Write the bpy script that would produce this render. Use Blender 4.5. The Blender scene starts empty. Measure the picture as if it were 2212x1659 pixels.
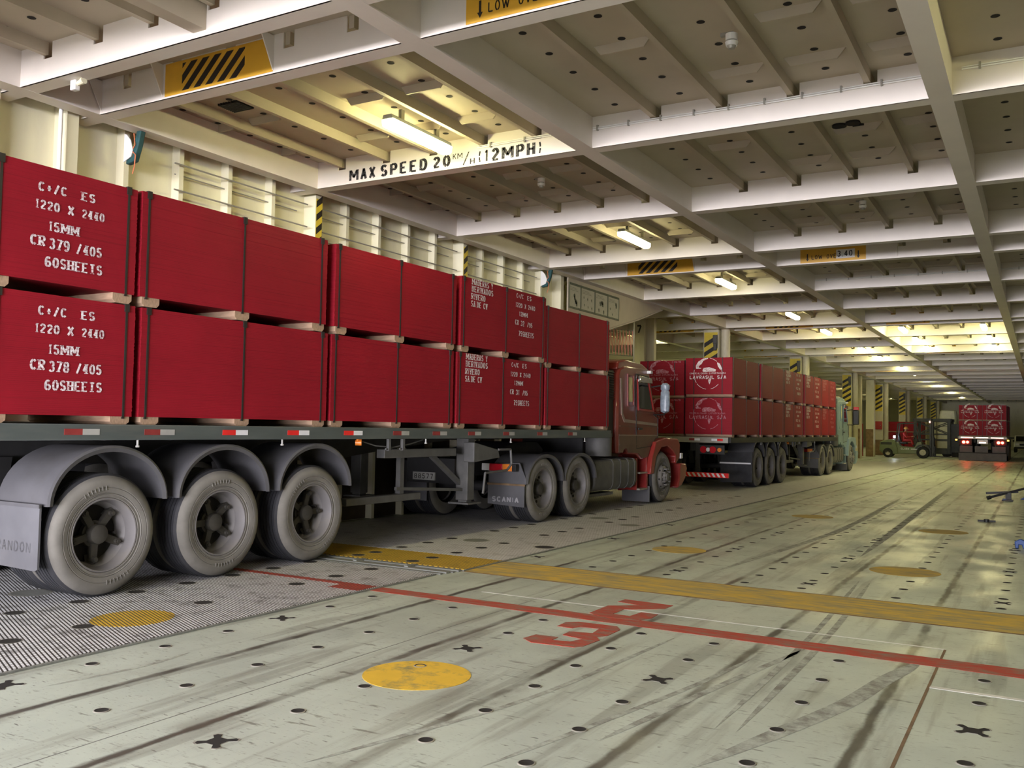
import bpy, math, random
from mathutils import Matrix, Vector
random.seed(7)
SC = bpy.context.scene
COL = SC.collection
R = math.radians

# ---------------------------------------------------------------- camera, world, exposure
def camera():
    yaw, pitch, roll = R(29.9712), R(2.5974), R(1.0734)
    cy, sy, cp, sp, cr, sr = math.cos(yaw), math.sin(yaw), math.cos(pitch), math.sin(pitch), math.cos(roll), math.sin(roll)
    f = Vector((-sy*cp, cy*cp, sp)); r0 = Vector((cy, sy, 0)); u0 = r0.cross(f)
    r = cr*r0 + sr*u0; u = -sr*r0 + cr*u0
    m = Matrix(((r.x, u.x, -f.x, 0), (r.y, u.y, -f.y, 0), (r.z, u.z, -f.z, 1.5403), (0, 0, 0, 1)))
    d = bpy.data.cameras.new('camera'); o = bpy.data.objects.new('camera', d); COL.objects.link(o)
    o.matrix_world = m; d.sensor_width = 36; d.lens = 1985/2212*36; d.clip_start = .05; d.clip_end = 400
    SC.camera = o
camera()
VS = SC.view_settings
VS.view_transform = 'Standard'; VS.look = 'None'; VS.gamma = 1; VS.use_curve_mapping = False
VS.exposure = 0.0
SC.cycles.use_denoising = True
SC.cycles.max_bounces = 8; SC.cycles.diffuse_bounces = 5; SC.cycles.glossy_bounces = 3
SC.cycles.transmission_bounces = 3; SC.cycles.caustics_reflective = False; SC.cycles.caustics_refractive = False
SC.cycles.sample_clamp_indirect = 6
LAMP = 66.0          # fluorescent diffusers
SKY, HORIZON_GLOW, BELOW = 17.0, 78.0, 2.0 # sky radiance, bright band added below the horizon for deep beams, dim rest
W = bpy.data.worlds.new('daylight'); SC.world = W; W.use_nodes = True
def world():
    nt = W.node_tree; N = nt.nodes; Lk = nt.links; bg = N['Background']
    tc = N.new('ShaderNodeTexCoord'); sx = N.new('ShaderNodeSeparateXYZ'); Lk.new(tc.outputs['Generated'], sx.inputs[0])
    def step(lo, hi, a, b):
        r = N.new('ShaderNodeMapRange'); r.inputs[1].default_value = lo; r.inputs[2].default_value = hi; r.inputs[3].default_value = a; r.inputs[4].default_value = b; Lk.new(sx.outputs[2], r.inputs[0]); return r.outputs[0]
    m1 = N.new('ShaderNodeMath'); m1.operation = 'ADD'; Lk.new(step(-.10, -.07, BELOW, HORIZON_GLOW), m1.inputs[0]); Lk.new(step(-.01, .03, 0, SKY-HORIZON_GLOW), m1.inputs[1])
    Lk.new(m1.outputs[0], bg.inputs[1]); bg.inputs[0].default_value = (.97, .93, 1.0, 1)
world()
OPEN = (-9.5, -0.6, 0.0, 5.28, -4.6)   # stern opening x0 x1 z0 z1 at y
def portal():
    l = bpy.data.lights.new('stern_opening_portal', 'AREA'); l.shape = 'RECTANGLE'
    l.size = OPEN[1]-OPEN[0]; l.size_y = OPEN[3]-OPEN[2]; l.cycles.is_portal = True
    o = bpy.data.objects.new('stern_opening_portal', l); COL.objects.link(o)
    o.location = ((OPEN[0]+OPEN[1])/2, OPEN[4]+.02, (OPEN[2]+OPEN[3])/2); o.rotation_euler = (R(90), 0, 0)
portal()

# ---------------------------------------------------------------- materials
MATS = {}
def mat(name, col, rough=.6, metal=0., var=.12, scale=6., grime=0., gcol=(.05, .045, .035), gscale=1.5, stretch=(1, 1, 1), bump=0., coat=0., spec=.5):
    m = bpy.data.materials.new(name); m.use_nodes = True; nt = m.node_tree; N = nt.nodes; Lk = nt.links
    b = N['Principled BSDF']; b.inputs['Roughness'].default_value = rough; b.inputs['Metallic'].default_value = metal
    b.inputs['Coat Weight'].default_value = coat; b.inputs['Specular IOR Level'].default_value = spec
    tc = N.new('ShaderNodeTexCoord'); mp = N.new('ShaderNodeMapping'); Lk.new(tc.outputs['Object'], mp.inputs[0])
    mp.inputs['Scale'].default_value = stretch
    n1 = N.new('ShaderNodeTexNoise'); n1.inputs['Scale'].default_value = scale; n1.inputs['Detail'].default_value = 5
    Lk.new(mp.outputs[0], n1.inputs['Vector'])
    mr = N.new('ShaderNodeMapRange'); mr.inputs[1].default_value = .3; mr.inputs[2].default_value = .7
    mr.inputs[3].default_value = 1-var; mr.inputs[4].default_value = 1+var; Lk.new(n1.outputs[0], mr.inputs[0])
    mul = N.new('ShaderNodeMix'); mul.data_type = 'RGBA'; mul.blend_type = 'MULTIPLY'; mul.inputs[0].default_value = 1
    mul.inputs[6].default_value = (*col, 1); Lk.new(mr.outputs[0], mul.inputs[7])
    out = mul.outputs[2]
    if grime > 0:
        n2 = N.new('ShaderNodeTexNoise'); n2.inputs['Scale'].default_value = gscale; n2.inputs['Detail'].default_value = 8; n2.inputs['Roughness'].default_value = .65
        Lk.new(mp.outputs[0], n2.inputs['Vector'])
        r2 = N.new('ShaderNodeMapRange'); r2.inputs[1].default_value = .5; r2.inputs[2].default_value = .72; r2.inputs[4].default_value = grime
        Lk.new(n2.outputs[0], r2.inputs[0])
        mx = N.new('ShaderNodeMix'); mx.data_type = 'RGBA'; Lk.new(r2.outputs[0], mx.inputs[0]); Lk.new(out, mx.inputs[6]); mx.inputs[7].default_value = (*gcol, 1)
        out = mx.outputs[2]
    Lk.new(out, b.inputs['Base Color'])
    if bump > 0:
        bp = N.new('ShaderNodeBump'); bp.inputs['Strength'].default_value = bump; bp.inputs['Distance'].default_value = .01
        Lk.new(n1.outputs[0], bp.inputs['Height']); Lk.new(bp.outputs[0], b.inputs['Normal'])
    MATS[name] = m
    return m
def emis(name, col, strength, base=(.8, .8, .8)):
    m = bpy.data.materials.new(name); m.use_nodes = True; b = m.node_tree.nodes['Principled BSDF']
    tc = m.node_tree.nodes.new('ShaderNodeTexNoise'); tc.inputs['Scale'].default_value = 30
    mr = m.node_tree.nodes.new('ShaderNodeMapRange'); mr.inputs[3].default_value = strength*.92; mr.inputs[4].default_value = strength*1.08
    m.node_tree.links.new(tc.outputs[0], mr.inputs[0]); m.node_tree.links.new(mr.outputs[0], b.inputs['Emission Strength'])
    b.inputs['Base Color'].default_value = (*base, 1); b.inputs['Emission Color'].default_value = (*col, 1)
    MATS[name] = m
    return m
def worn(name, col, under, amount=.5, scale=22, stretch=(1, 1, 1), rough=.7):
    """paint worn through to the colour underneath in small flakes"""
    m = mat(name, col, rough, var=.06); nt = m.node_tree; N = nt.nodes; Lk = nt.links; b = N['Principled BSDF']
    src = b.inputs['Base Color'].links[0].from_socket
    n = N.new('ShaderNodeTexNoise'); n.inputs['Scale'].default_value = scale; n.inputs['Detail'].default_value = 7; n.inputs['Roughness'].default_value = .7
    tc = N.new('ShaderNodeTexCoord'); mp = N.new('ShaderNodeMapping'); mp.inputs['Scale'].default_value = stretch
    Lk.new(tc.outputs['Object'], mp.inputs[0]); Lk.new(mp.outputs[0], n.inputs['Vector'])
    r = N.new('ShaderNodeMapRange'); r.inputs[1].default_value = .52-.2*amount; r.inputs[2].default_value = .68-.1*amount; Lk.new(n.outputs[0], r.inputs[0])
    mx = N.new('ShaderNodeMix'); mx.data_type = 'RGBA'; Lk.new(r.outputs[0], mx.inputs[0]); Lk.new(src, mx.inputs[6]); mx.inputs[7].default_value = (*under, 1)
    Lk.new(mx.outputs[2], b.inputs['Base Color'])
    return m
M = MATS
CREAM = (.66, .62, .53)
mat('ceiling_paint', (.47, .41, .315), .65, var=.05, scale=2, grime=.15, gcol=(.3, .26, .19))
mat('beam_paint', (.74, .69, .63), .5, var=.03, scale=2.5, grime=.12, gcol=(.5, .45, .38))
mat('wall_paint', (.80, .77, .57), .5, var=.05, scale=2, grime=.25, gcol=(.42, .36, .24), stretch=(1, 1, .3))
mat('pillar_paint', (.62, .58, .44), .5, var=.07, scale=3, grime=.5, gcol=(.22, .12, .05), gscale=1.2, stretch=(1, 1, .35))
mat('rusty_steel', (.20, .13, .07), .8, var=.3, scale=5, grime=.8, gcol=(.07, .035, .015))
mat('wall_foot_shade', (.045, .032, .02), .8, var=.3, scale=4, grime=.8, gcol=(.02, .012, .008))  # shade behind the trailers, painted as a near-black lower wall
mat('hole_dark', (.015, .013, .011), .9)
mat('strap_black', (.018, .015, .014), .4, var=.2, spec=.6)
mat('wood', (.40, .27, .18), .7, var=.2, scale=8, stretch=(1, 12, 4))
mat('rail_grey', (.075, .09, .088), .55, var=.15, scale=3, grime=.5, gcol=(.12, .11, .09), stretch=(3, .6, 3))
mat('fender_plastic', (.078, .078, .085), .5, var=.15, scale=4, grime=.5, gcol=(.055, .052, .048))
mat('flap_rubber', (.095, .096, .106), .6, var=.12, scale=4, grime=.35, gcol=(.13, .128, .13))
mat('chassis_dark', (.014, .014, .015), .65, var=.3, grime=.6, gcol=(.03, .028, .025))
mat('frame_grey', (.085, .085, .083), .6, var=.2, grime=.4, gcol=(.13, .12, .105))
mat('tyre_wall', (.165, .158, .14), .85, var=.16, scale=5, grime=.5, gcol=(.09, .087, .078), gscale=3, bump=.2)
mat('tyre_tread', (.024, .025, .030), .75, var=.25, scale=7, grime=.4, gcol=(.09, .085, .08))
mat('rim_dusty', (.17, .163, .162), .55, var=.1, scale=5, grime=.45, gcol=(.2, .185, .15), gscale=2.5)
mat('hub_dusty', (.040, .037, .030), .7, var=.2, scale=9, grime=.5, gcol=(.08, .075, .06))
mat('reflector_red', (.75, .02, .02), .3, var=.1, coat=.4)
mat('reflector_dull', (.25, .03, .03), .5, var=.2)
mat('reflector_white', (.75, .76, .8), .35, var=.06)
mat('reflector_grey', (.36, .36, .34), .5, var=.1)
mat('orange_lens', (.75, .22, .03), .3, coat=.5)
mat('red_lens', (.45, .01, .02), .25, coat=.6)
mat('clear_lens', (.7, .7, .72), .2, coat=.5)
mat('cab_red', (.17, .022, .015), .3, var=.1, scale=3, grime=.55, gcol=(.11, .055, .038), coat=.5)
mat('cab_dirty', (.115, .06, .04), .45, var=.15, scale=3, grime=.5, gcol=(.13, .10, .075), coat=.15)
mat('cab_bright', (.27, .024, .022), .3, var=.08, scale=3, grime=.35, gcol=(.15, .05, .04), coat=.4)
mat('cab_stripe', (.26, .19, .155), .4, var=.12, grime=.4, gcol=(.2, .12, .08))
mat('cab_blue', (.19, .27, .31), .55, var=.06, scale=3, grime=.3, gcol=(.2, .23, .22), coat=0)
mat('black_plastic', (.012, .012, .013), .5, var=.2)
mat('glass_dark', (.012, .014, .012), .06, var=.2, coat=1)
mat('chrome', (.75, .72, .66), .15, metal=1, var=.1, scale=14)
mat('curtain_yellow', (.55, .50, .22), .4, var=.3, scale=14, stretch=(1, 1, .4))
mat('bag_blue', (.20, .24, .29), .35, var=.25, scale=16, bump=.6)
mat('yellow_paint', (.72, .40, .035), .45, var=.06, grime=.15, gcol=(.4, .22, .04))
mat('hazard_yellow', (.72, .55, .05), .45, var=.06)
mat('black_paint', (.018, .015, .013), .5, var=.15)
mat('white_sticker', (.8, .8, .82), .35, var=.03)
mat('white_paint_line', (.78, .78, .75), .6, var=.1, grime=.5, gcol=(.35, .35, .3), gscale=4)
mat('steel_bars', (.22, .23, .21), .5, var=.2, grime=.6, gcol=(.08, .075, .06), gscale=3, stretch=(1, 6, 1))
mat('poster', (.40, .38, .29), .5, var=.06, scale=20)
mat('poster_dark', (.10, .11, .07), .6, var=.2)
mat('pink_strap', (.85, .36, .30), .6, var=.1)
mat('steel_grey', (.33, .32, .28), .4, var=.1, metal=.2)
mat('white_plastic', (.82, .82, .80), .4, var=.03)
mat('teal_canvas', (.015, .07, .075), .7, var=.25, scale=9)
mat('orange_cord', (.6, .18, .08), .6)
mat('forklift_green', (.15, .185, .085), .4, var=.1, grime=.3, gcol=(.12, .13, .07), coat=.2)
mat('forklift_dark', (.03, .034, .028), .5, var=.2, grime=.4, gcol=(.07, .06, .05))
mat('rim_cream', (.62, .58, .44), .5, var=.1, grime=.4, gcol=(.3, .27, .2))
mat('rubber_black', (.02, .02, .02), .8, var=.25)
mat('gantry_steel', (.028, .034, .03), .55, var=.25, grime=.5, gcol=(.07, .05, .03))
mat('tarpaulin', (.72, .73, .62), .6, var=.06, scale=5)
mat('car_white', (.72, .73, .72), .25, var=.03, coat=.6)
mat('skin', (.42, .24, .16), .6, var=.08)
mat('overall_red', (.35, .02, .02), .8, var=.2)
mat('helmet_yellow', (.8, .42, .12), .4, var=.05)
mat('cabinet_red', (.42, .02, .015), .4, var=.1)
mat('blue_steel', (.02, .07, .26), .45, var=.2, grime=.3)
mat('lettering_grey', (.34, .34, .36), .6, var=.08)
mat('housing_grey', (.30, .32, .32), .5, var=.06)
mat('sheet_red_dark', (.23, .008, .014), .6, var=.1)
worn('stencil_white', (.86, .82, .86), (.36, .03, .05), .3, 26, (1, 1, 2.2))
worn('stencil_faint', (.56, .34, .42), (.33, .018, .035), .75, 18, (1, 1, 2))
worn('ink_black', (.022, .02, .022), (.6, .58, .54), -.2, 30)
worn('yellow_floor_paint', (.62, .41, .055), (.30, .26, .14), .6, 4.5, (.5, 2.4, 1))
worn('yellow_fresh_paint', (.76, .48, .04), (.30, .25, .09), .1, 5)
worn('red_floor_paint', (.42, .05, .03), (.24, .16, .12), .35, 6, (.8, 2.5, 1))
emis('lamp_tube', (1.0, .92, .43), LAMP)
emis('lamp_tube_dim', (1.0, .92, .50), LAMP*.42)
emis('tail_red', (1.0, .035, .02), 45, (.5, .02, .02))
emis('marker_orange', (1.0, .42, .06), 7, (.6, .3, .05))
emis('marker_white', (1.0, .62, .5), 3.5)
emis('work_light', (.75, .82, 1.0), 60)
emis('lamp_red_lit', (1.0, .45, .3), 3)

def floor_material():
    m = mat('deck_paint', (.50, .555, .48), .42, var=.10, scale=1.3, spec=.35); nt = m.node_tree; N = nt.nodes; Lk = nt.links; b = N['Principled BSDF']
    col = b.inputs['Base Color'].links[0].from_socket
    tc = N.new('ShaderNodeTexCoord'); sx = N.new('ShaderNodeSeparateXYZ'); Lk.new(tc.outputs['Object'], sx.inputs[0])
    def math_(op, a, c=None, v=None):
        n = N.new('ShaderNodeMath'); n.operation = op
        for i, q in enumerate((a, c)):
            if q is None: continue
            if isinstance(q, (int, float)): n.inputs[i].default_value = q
            else: Lk.new(q, n.inputs[i])
        return n.outputs[0]
    def noise(sc, det, stretch, rough=.6):
        mp = N.new('ShaderNodeMapping'); mp.inputs['Scale'].default_value = stretch; Lk.new(tc.outputs['Object'], mp.inputs[0])
        n = N.new('ShaderNodeTexNoise'); n.inputs['Scale'].default_value = sc; n.inputs['Detail'].default_value = det; n.inputs['Roughness'].default_value = rough
        Lk.new(mp.outputs[0], n.inputs['Vector']); return n.outputs[0]
    def ramp(s, lo, hi, a=0., c=1.):
        r = N.new('ShaderNodeMapRange'); r.inputs[1].default_value = lo; r.inputs[2].default_value = hi; r.inputs[3].default_value = a; r.inputs[4].default_value = c
        r.interpolation_type = 'SMOOTHSTEP'; Lk.new(s, r.inputs[0]); return r.outputs[0]
    def mix(fac, a, colr):
        x = N.new('ShaderNodeMix'); x.data_type = 'RGBA'; Lk.new(fac, x.inputs[0]); Lk.new(a, x.inputs[6]); x.inputs[7].default_value = (*colr, 1); return x.outputs[2]
    # grime along the longitudinal weld seams (one seam every 0.96 m)
    wob = noise(1.2, 4, (1, .5, 1)); fine = noise(9, 6, (1.2, .5, 1))
    xx = math_('ADD', sx.outputs[0], math_('MULTIPLY', math_('SUBTRACT', wob, .5), .07))
    xx = math_('ADD', xx, math_('MULTIPLY', math_('SUBTRACT', fine, .5), .06))
    d = math_('PINGPONG', math_('ADD', xx, .80-.96*60+100*.96), .48)
    band = ramp(d, .012, .048, 1., 0.)
    along = ramp(noise(.55, 4, (2.5, 1, 1)), .38, .52, .38, 1.)
    col = mix(math_('MULTIPLY', math_('MULTIPLY', band, along), .92), col, (.055, .045, .035))
    halo = ramp(d, .02, .2, .7, 0.)
    sm = ramp(noise(2.2, 8, (1, .6, 1), .7), .50, .66)
    col = mix(math_('MULTIPLY', math_('MULTIPLY', halo, sm), .65), col, (.12, .105, .08))
    # thin light plate seam half way
    d2 = math_('PINGPONG', math_('ADD', sx.outputs[0], .32+96), .48)
    # scuffs: short dark scrapes across, long faint tyre rubber along
    sc1 = ramp(noise(7, 5, (.55, 2.6, 1), .62), .60, .68)
    col = mix(math_('MULTIPLY', sc1, .62), col, (.10, .09, .07))
    sc3 = ramp(noise(26, 3, (.4, 1.6, 1), .5), .66, .72)
    col = mix(math_('MULTIPLY', sc3, .7), col, (.07, .06, .05))
    mp = N.new('ShaderNodeMapping'); mp.inputs['Rotation'].default_value = (0, 0, R(22)); mp.inputs['Scale'].default_value = (2.6, .16, 1); Lk.new(tc.outputs['Object'], mp.inputs[0])
    n3 = N.new('ShaderNodeTexNoise'); n3.inputs['Scale'].default_value = 2.2; n3.inputs['Detail'].default_value = 6; Lk.new(mp.outputs[0], n3.inputs['Vector'])
    col = mix(math_('MULTIPLY', ramp(n3.outputs[0], .55, .64), .38), col, (.15, .145, .12))
    patch = ramp(noise(.9, 9, (1, 1, 1), .7), .56, .72)
    col = mix(math_('MULTIPLY', patch, .28), col, (.24, .23, .18))
    sc4 = ramp(noise(13, 6, (.5, 1.9, 1), .7), .58, .70)
    wide = ramp(noise(.8, 5, (1, .7, 1)), .42, .6)
    col = mix(math_('MULTIPLY', math_('MULTIPLY', sc4, wide), .75), col, (.085, .075, .06))
    col = mix(math_('MULTIPLY', ramp(noise(45, 3, (.5, 1.5, 1), .6), .60, .70), .35), col, (.14, .13, .11))
    rut = ramp(noise(1.1, 7, (3.2, .35, 1), .62), .54, .70)
    col = mix(math_('MULTIPLY', rut, .45), col, (.15, .135, .105))
    Lk.new(col, b.inputs['Base Color'])
    Lk.new(ramp(noise(1.7, 6, (1, .6, 1)), .35, .7, .28, .55), b.inputs['Roughness'])
    bp = N.new('ShaderNodeBump'); bp.inputs['Strength'].default_value = .08; bp.inputs['Distance'].default_value = .004
    Lk.new(noise(3.0, 5, (1, 1, 1)), bp.inputs['Height']); Lk.new(bp.outputs[0], b.inputs['Normal'])
floor_material()
def tread_material(name, colr, mortar=(.055, .05, .045), wear=.7):
    m = mat(name, colr, .5, var=.07); nt = m.node_tree; N = nt.nodes; Lk = nt.links; b = N['Principled BSDF']
    src = b.inputs['Base Color'].links[0].from_socket
    tc = N.new('ShaderNodeTexCoord'); mp = N.new('ShaderNodeMapping'); m0 = N.new('ShaderNodeMapping'); m0.inputs['Rotation'].default_value = (0, 0, R(23)); Lk.new(tc.outputs['Object'], m0.inputs[0]); mp.inputs['Scale'].default_value = (2, 1, 1); Lk.new(m0.outputs[0], mp.inputs[0])
    br = N.new('ShaderNodeTexBrick'); br.inputs['Scale'].default_value = 1; br.inputs['Brick Width'].default_value = .11; br.inputs['Row Height'].default_value = .027
    br.inputs['Mortar Size'].default_value = .0062; br.inputs['Mortar Smooth'].default_value = .25; br.offset = .5; Lk.new(mp.outputs[0], br.inputs['Vector'])
    n = N.new('ShaderNodeTexNoise'); n.inputs['Scale'].default_value = 5; n.inputs['Detail'].default_value = 8; n.inputs['Roughness'].default_value = .7; Lk.new(tc.outputs['Object'], n.inputs['Vector'])
    r = N.new('ShaderNodeMapRange'); r.inputs[1].default_value = .52; r.inputs[2].default_value = .68; r.inputs[4].default_value = wear; Lk.new(n.outputs[0], r.inputs[0])
    mx = N.new('ShaderNodeMath'); mx.operation = 'MAXIMUM'; Lk.new(br.outputs['Fac'], mx.inputs[0]); Lk.new(r.outputs[0], mx.inputs[1])
    c = N.new('ShaderNodeMix'); c.data_type = 'RGBA'; Lk.new(mx.outputs[0], c.inputs[0]); Lk.new(src, c.inputs[6]); c.inputs[7].default_value = (*mortar, 1)
    Lk.new(c.outputs[2], b.inputs['Base Color'])
    inv = N.new('ShaderNodeMath'); inv.operation = 'SUBTRACT'; inv.inputs[0].default_value = 1; Lk.new(br.outputs['Fac'], inv.inputs[1])
    bp = N.new('ShaderNodeBump'); bp.inputs['Strength'].default_value = .8; bp.inputs['Distance'].default_value = .012; Lk.new(inv.outputs[0], bp.inputs['Height']); Lk.new(bp.outputs[0], b.inputs['Normal'])
tread_material('tread_white', (.80, .82, .84), wear=.85)
tread_material('tread_grey', (.82, .82, .84), mortar=(.26, .255, .25), wear=.75)
tread_material('tread_yellow', (.78, .51, .04), mortar=(.12, .085, .03), wear=.55)
tread_material('tread_red', (.55, .055, .03), wear=.2)
def sheet_material(name, colr, dark):
    """edges of a stack of red painted plywood sheets"""
    m = mat(name, colr, .6, var=.08, scale=2.5, spec=.25); nt = m.node_tree; N = nt.nodes; Lk = nt.links; b = N['Principled BSDF']
    src = b.inputs['Base Color'].links[0].from_socket
    tc = N.new('ShaderNodeTexCoord'); mp = N.new('ShaderNodeMapping'); mp.inputs['Scale'].default_value = (.35, .35, 62); Lk.new(tc.outputs['Object'], mp.inputs[0])
    n = N.new('ShaderNodeTexNoise'); n.inputs['Scale'].default_value = 1.6; n.inputs['Detail'].default_value = 5; n.inputs['Roughness'].default_value = .7; Lk.new(mp.outputs[0], n.inputs['Vector'])
    r = N.new('ShaderNodeMapRange'); r.inputs[1].default_value = .55; r.inputs[2].default_value = .8; r.inputs[4].default_value = .75; Lk.new(n.outputs[0], r.inputs[0])
    c = N.new('ShaderNodeMix'); c.data_type = 'RGBA'; Lk.new(r.outputs[0], c.inputs[0]); Lk.new(src, c.inputs[6]); c.inputs[7].default_value = (*dark, 1)
    r3 = N.new('ShaderNodeMapRange'); r3.inputs[1].default_value = .30; r3.inputs[2].default_value = .22; r3.inputs[4].default_value = .5; Lk.new(n.outputs[0], r3.inputs[0])
    c2 = N.new('ShaderNodeMix'); c2.data_type = 'RGBA'; Lk.new(r3.outputs[0], c2.inputs[0]); Lk.new(c.outputs[2], c2.inputs[6]); c2.inputs[7].default_value = (.40, .06, .075, 1)
    Lk.new(c2.outputs[2], b.inputs['Base Color'])
sheet_material('plywood_red', (.27, .0065, .018), (.10, .003, .006))

# ---------------------------------------------------------------- mesh builder
class MB:
    def __init__(s): s.v = []; s.f = []; s.m = []
    def add(s, vs, fs, mi=0):
        o = len(s.v); s.v += [tuple(p) for p in vs]
        for f in fs: s.f.append(tuple(o+i for i in f)); s.m.append(mi)
        return s
    def box(s, x0, x1, y0, y1, z0, z1, mi=0):
        return s.add([(x0, y0, z0), (x1, y0, z0), (x1, y1, z0), (x0, y1, z0), (x0, y0, z1), (x1, y0, z1), (x1, y1, z1), (x0, y1, z1)],
                     [(0, 3, 2, 1), (4, 5, 6, 7), (0, 1, 5, 4), (1, 2, 6, 5), (2, 3, 7, 6), (3, 0, 4, 7)], mi)
    def bar(s, p, q, w, h=None, mi=0):
        p = Vector(p); q = Vector(q); d = (q-p).normalized(); up = Vector((0, 0, 1)) if abs(d.z) < .95 else Vector((0, 1, 0))
        a = d.cross(up).normalized()*w/2; b = a.cross(d).normalized()*(h or w)/2
        vs = [p-a-b, p+a-b, p+a+b, p-a+b, q-a-b, q+a-b, q+a+b, q-a+b]
        return s.add(vs, [(0, 1, 2, 3), (7, 6, 5, 4), (0, 4, 5, 1), (1, 5, 6, 2), (2, 6, 7, 3), (3, 7, 4, 0)], mi)
    def cyl(s, p, q, r, r2=None, n=16, mi=0, caps=True):
        p = Vector(p); q = Vector(q); d = (q-p).normalized(); up = Vector((0, 0, 1)) if abs(d.z) < .95 else Vector((0, 1, 0))
        a = d.cross(up).normalized(); b = a.cross(d); r2 = r if r2 is None else r2
        vs = [p+(a*math.cos(t)+b*math.sin(t))*r for t in [2*math.pi*i/n for i in range(n)]]+[q+(a*math.cos(t)+b*math.sin(t))*r2 for t in [2*math.pi*i/n for i in range(n)]]
        fs = [(i, i+n, (i+1) % n+n, (i+1) % n) for i in range(n)]
        if caps: fs += [tuple(range(n)), tuple(range(2*n-1, n-1, -1))]
        return s.add(vs, fs, mi)
    def tube(s, path, r, n=8, mi=0):
        for a, b in zip(path[:-1], path[1:]): s.cyl(a, b, r, n=n, mi=mi)
        return s
    def lathe(s, prof, c, n=40, mi=0, sgn=1):
        """profile (radius, offset along x) turned about the x axis through c"""
        vs = []
        for r, x in prof:
            vs += [(c[0]+x*sgn, c[1]+r*math.cos(2*math.pi*i/n), c[2]+r*math.sin(2*math.pi*i/n)) for i in range(n)]
        fs = []
        for k in range(len(prof)-1):
            for i in range(n):
                a, b, c2, d = k*n+i, k*n+(i+1) % n, (k+1)*n+(i+1) % n, (k+1)*n+i
                fs.append((a, d, c2, b) if sgn > 0 else (a, b, c2, d))
        return s.add(vs, fs, mi)
    def prism(s, poly, ax, lo, hi, mi=0):
        """poly in the plane normal to axis ax ('x': (y,z), 'y': (x,z), 'z': (x,y)) extruded lo..hi"""
        def P(p, t): return {'x': (t, p[0], p[1]), 'y': (p[0], t, p[1]), 'z': (p[0], p[1], t)}[ax]
        n = len(poly); ar = sum(poly[i][0]*poly[(i+1) % n][1]-poly[(i+1) % n][0]*poly[i][1] for i in range(n))
        if (ar < 0) != (ax == 'y'): poly = poly[::-1]
        vs = [P(p, lo) for p in poly]+[P(p, hi) for p in poly]
        return s.add(vs, [tuple(range(n-1, -1, -1)), tuple(range(n, 2*n))]+[(i, (i+1) % n, (i+1) % n+n, i+n) for i in range(n)], mi)
    def strip(s, a, b, mi=0, thick=None):
        """quad strip between two polylines"""
        n = len(a); return s.add(list(a)+list(b), [(i, i+1, n+i+1, n+i) for i in range(n-1)], mi)
    def build(s, name, mats, parent=None, bevel=0, smooth=True):
        me = bpy.data.meshes.new(name); me.from_pydata(s.v, [], s.f)
        for k in (mats if isinstance(mats, (list, tuple)) else [mats]): me.materials.append(M[k])
        if any(s.m): me.polygons.foreach_set('material_index', s.m)
        if smooth:
            me.polygons.foreach_set('use_smooth', [True]*len(me.polygons)); me.set_sharp_from_angle(angle=R(33))
        me.update()
        o = bpy.data.objects.new(name, me); COL.objects.link(o)
        if parent: o.parent = parent
        if bevel:
            md = o.modifiers.new('bevel', 'BEVEL'); md.width = bevel; md.segments = 2; md.limit_method = 'ANGLE'; md.angle_limit = R(40)
        return o
def ell(cx, cy, rx, ry, a0, a1, n=8): return [(cx+rx*math.cos(R(a0+(a1-a0)*i/n)), cy+ry*math.sin(R(a0+(a1-a0)*i/n))) for i in range(n+1)]
def tag(o, label, cat, group=None):
    o['label'] = label; o['category'] = cat
    if group: o['group'] = group
    return o
def thing(name, loc, label, cat, group=None, rz=0):
    o = bpy.data.objects.new(name, None); COL.objects.link(o); o.empty_display_size = .1
    o.location = loc; o.rotation_euler = (0, 0, rz); return tag(o, label, cat, group)
def struct(name, mb, mats, **k):
    o = mb.build(name, mats, **k); o['kind'] = 'structure'; return o
def copy_tree(o, parent=None):
    c = o.copy(); COL.objects.link(c)
    if parent: c.parent = parent
    for ch in list(o.children): copy_tree(ch, c)
    return c
_trim = [0]
def trim(mb, mats, **k):
    _trim[0] += 1; return struct('trim_%d' % _trim[0], mb, mats, **k)

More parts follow.
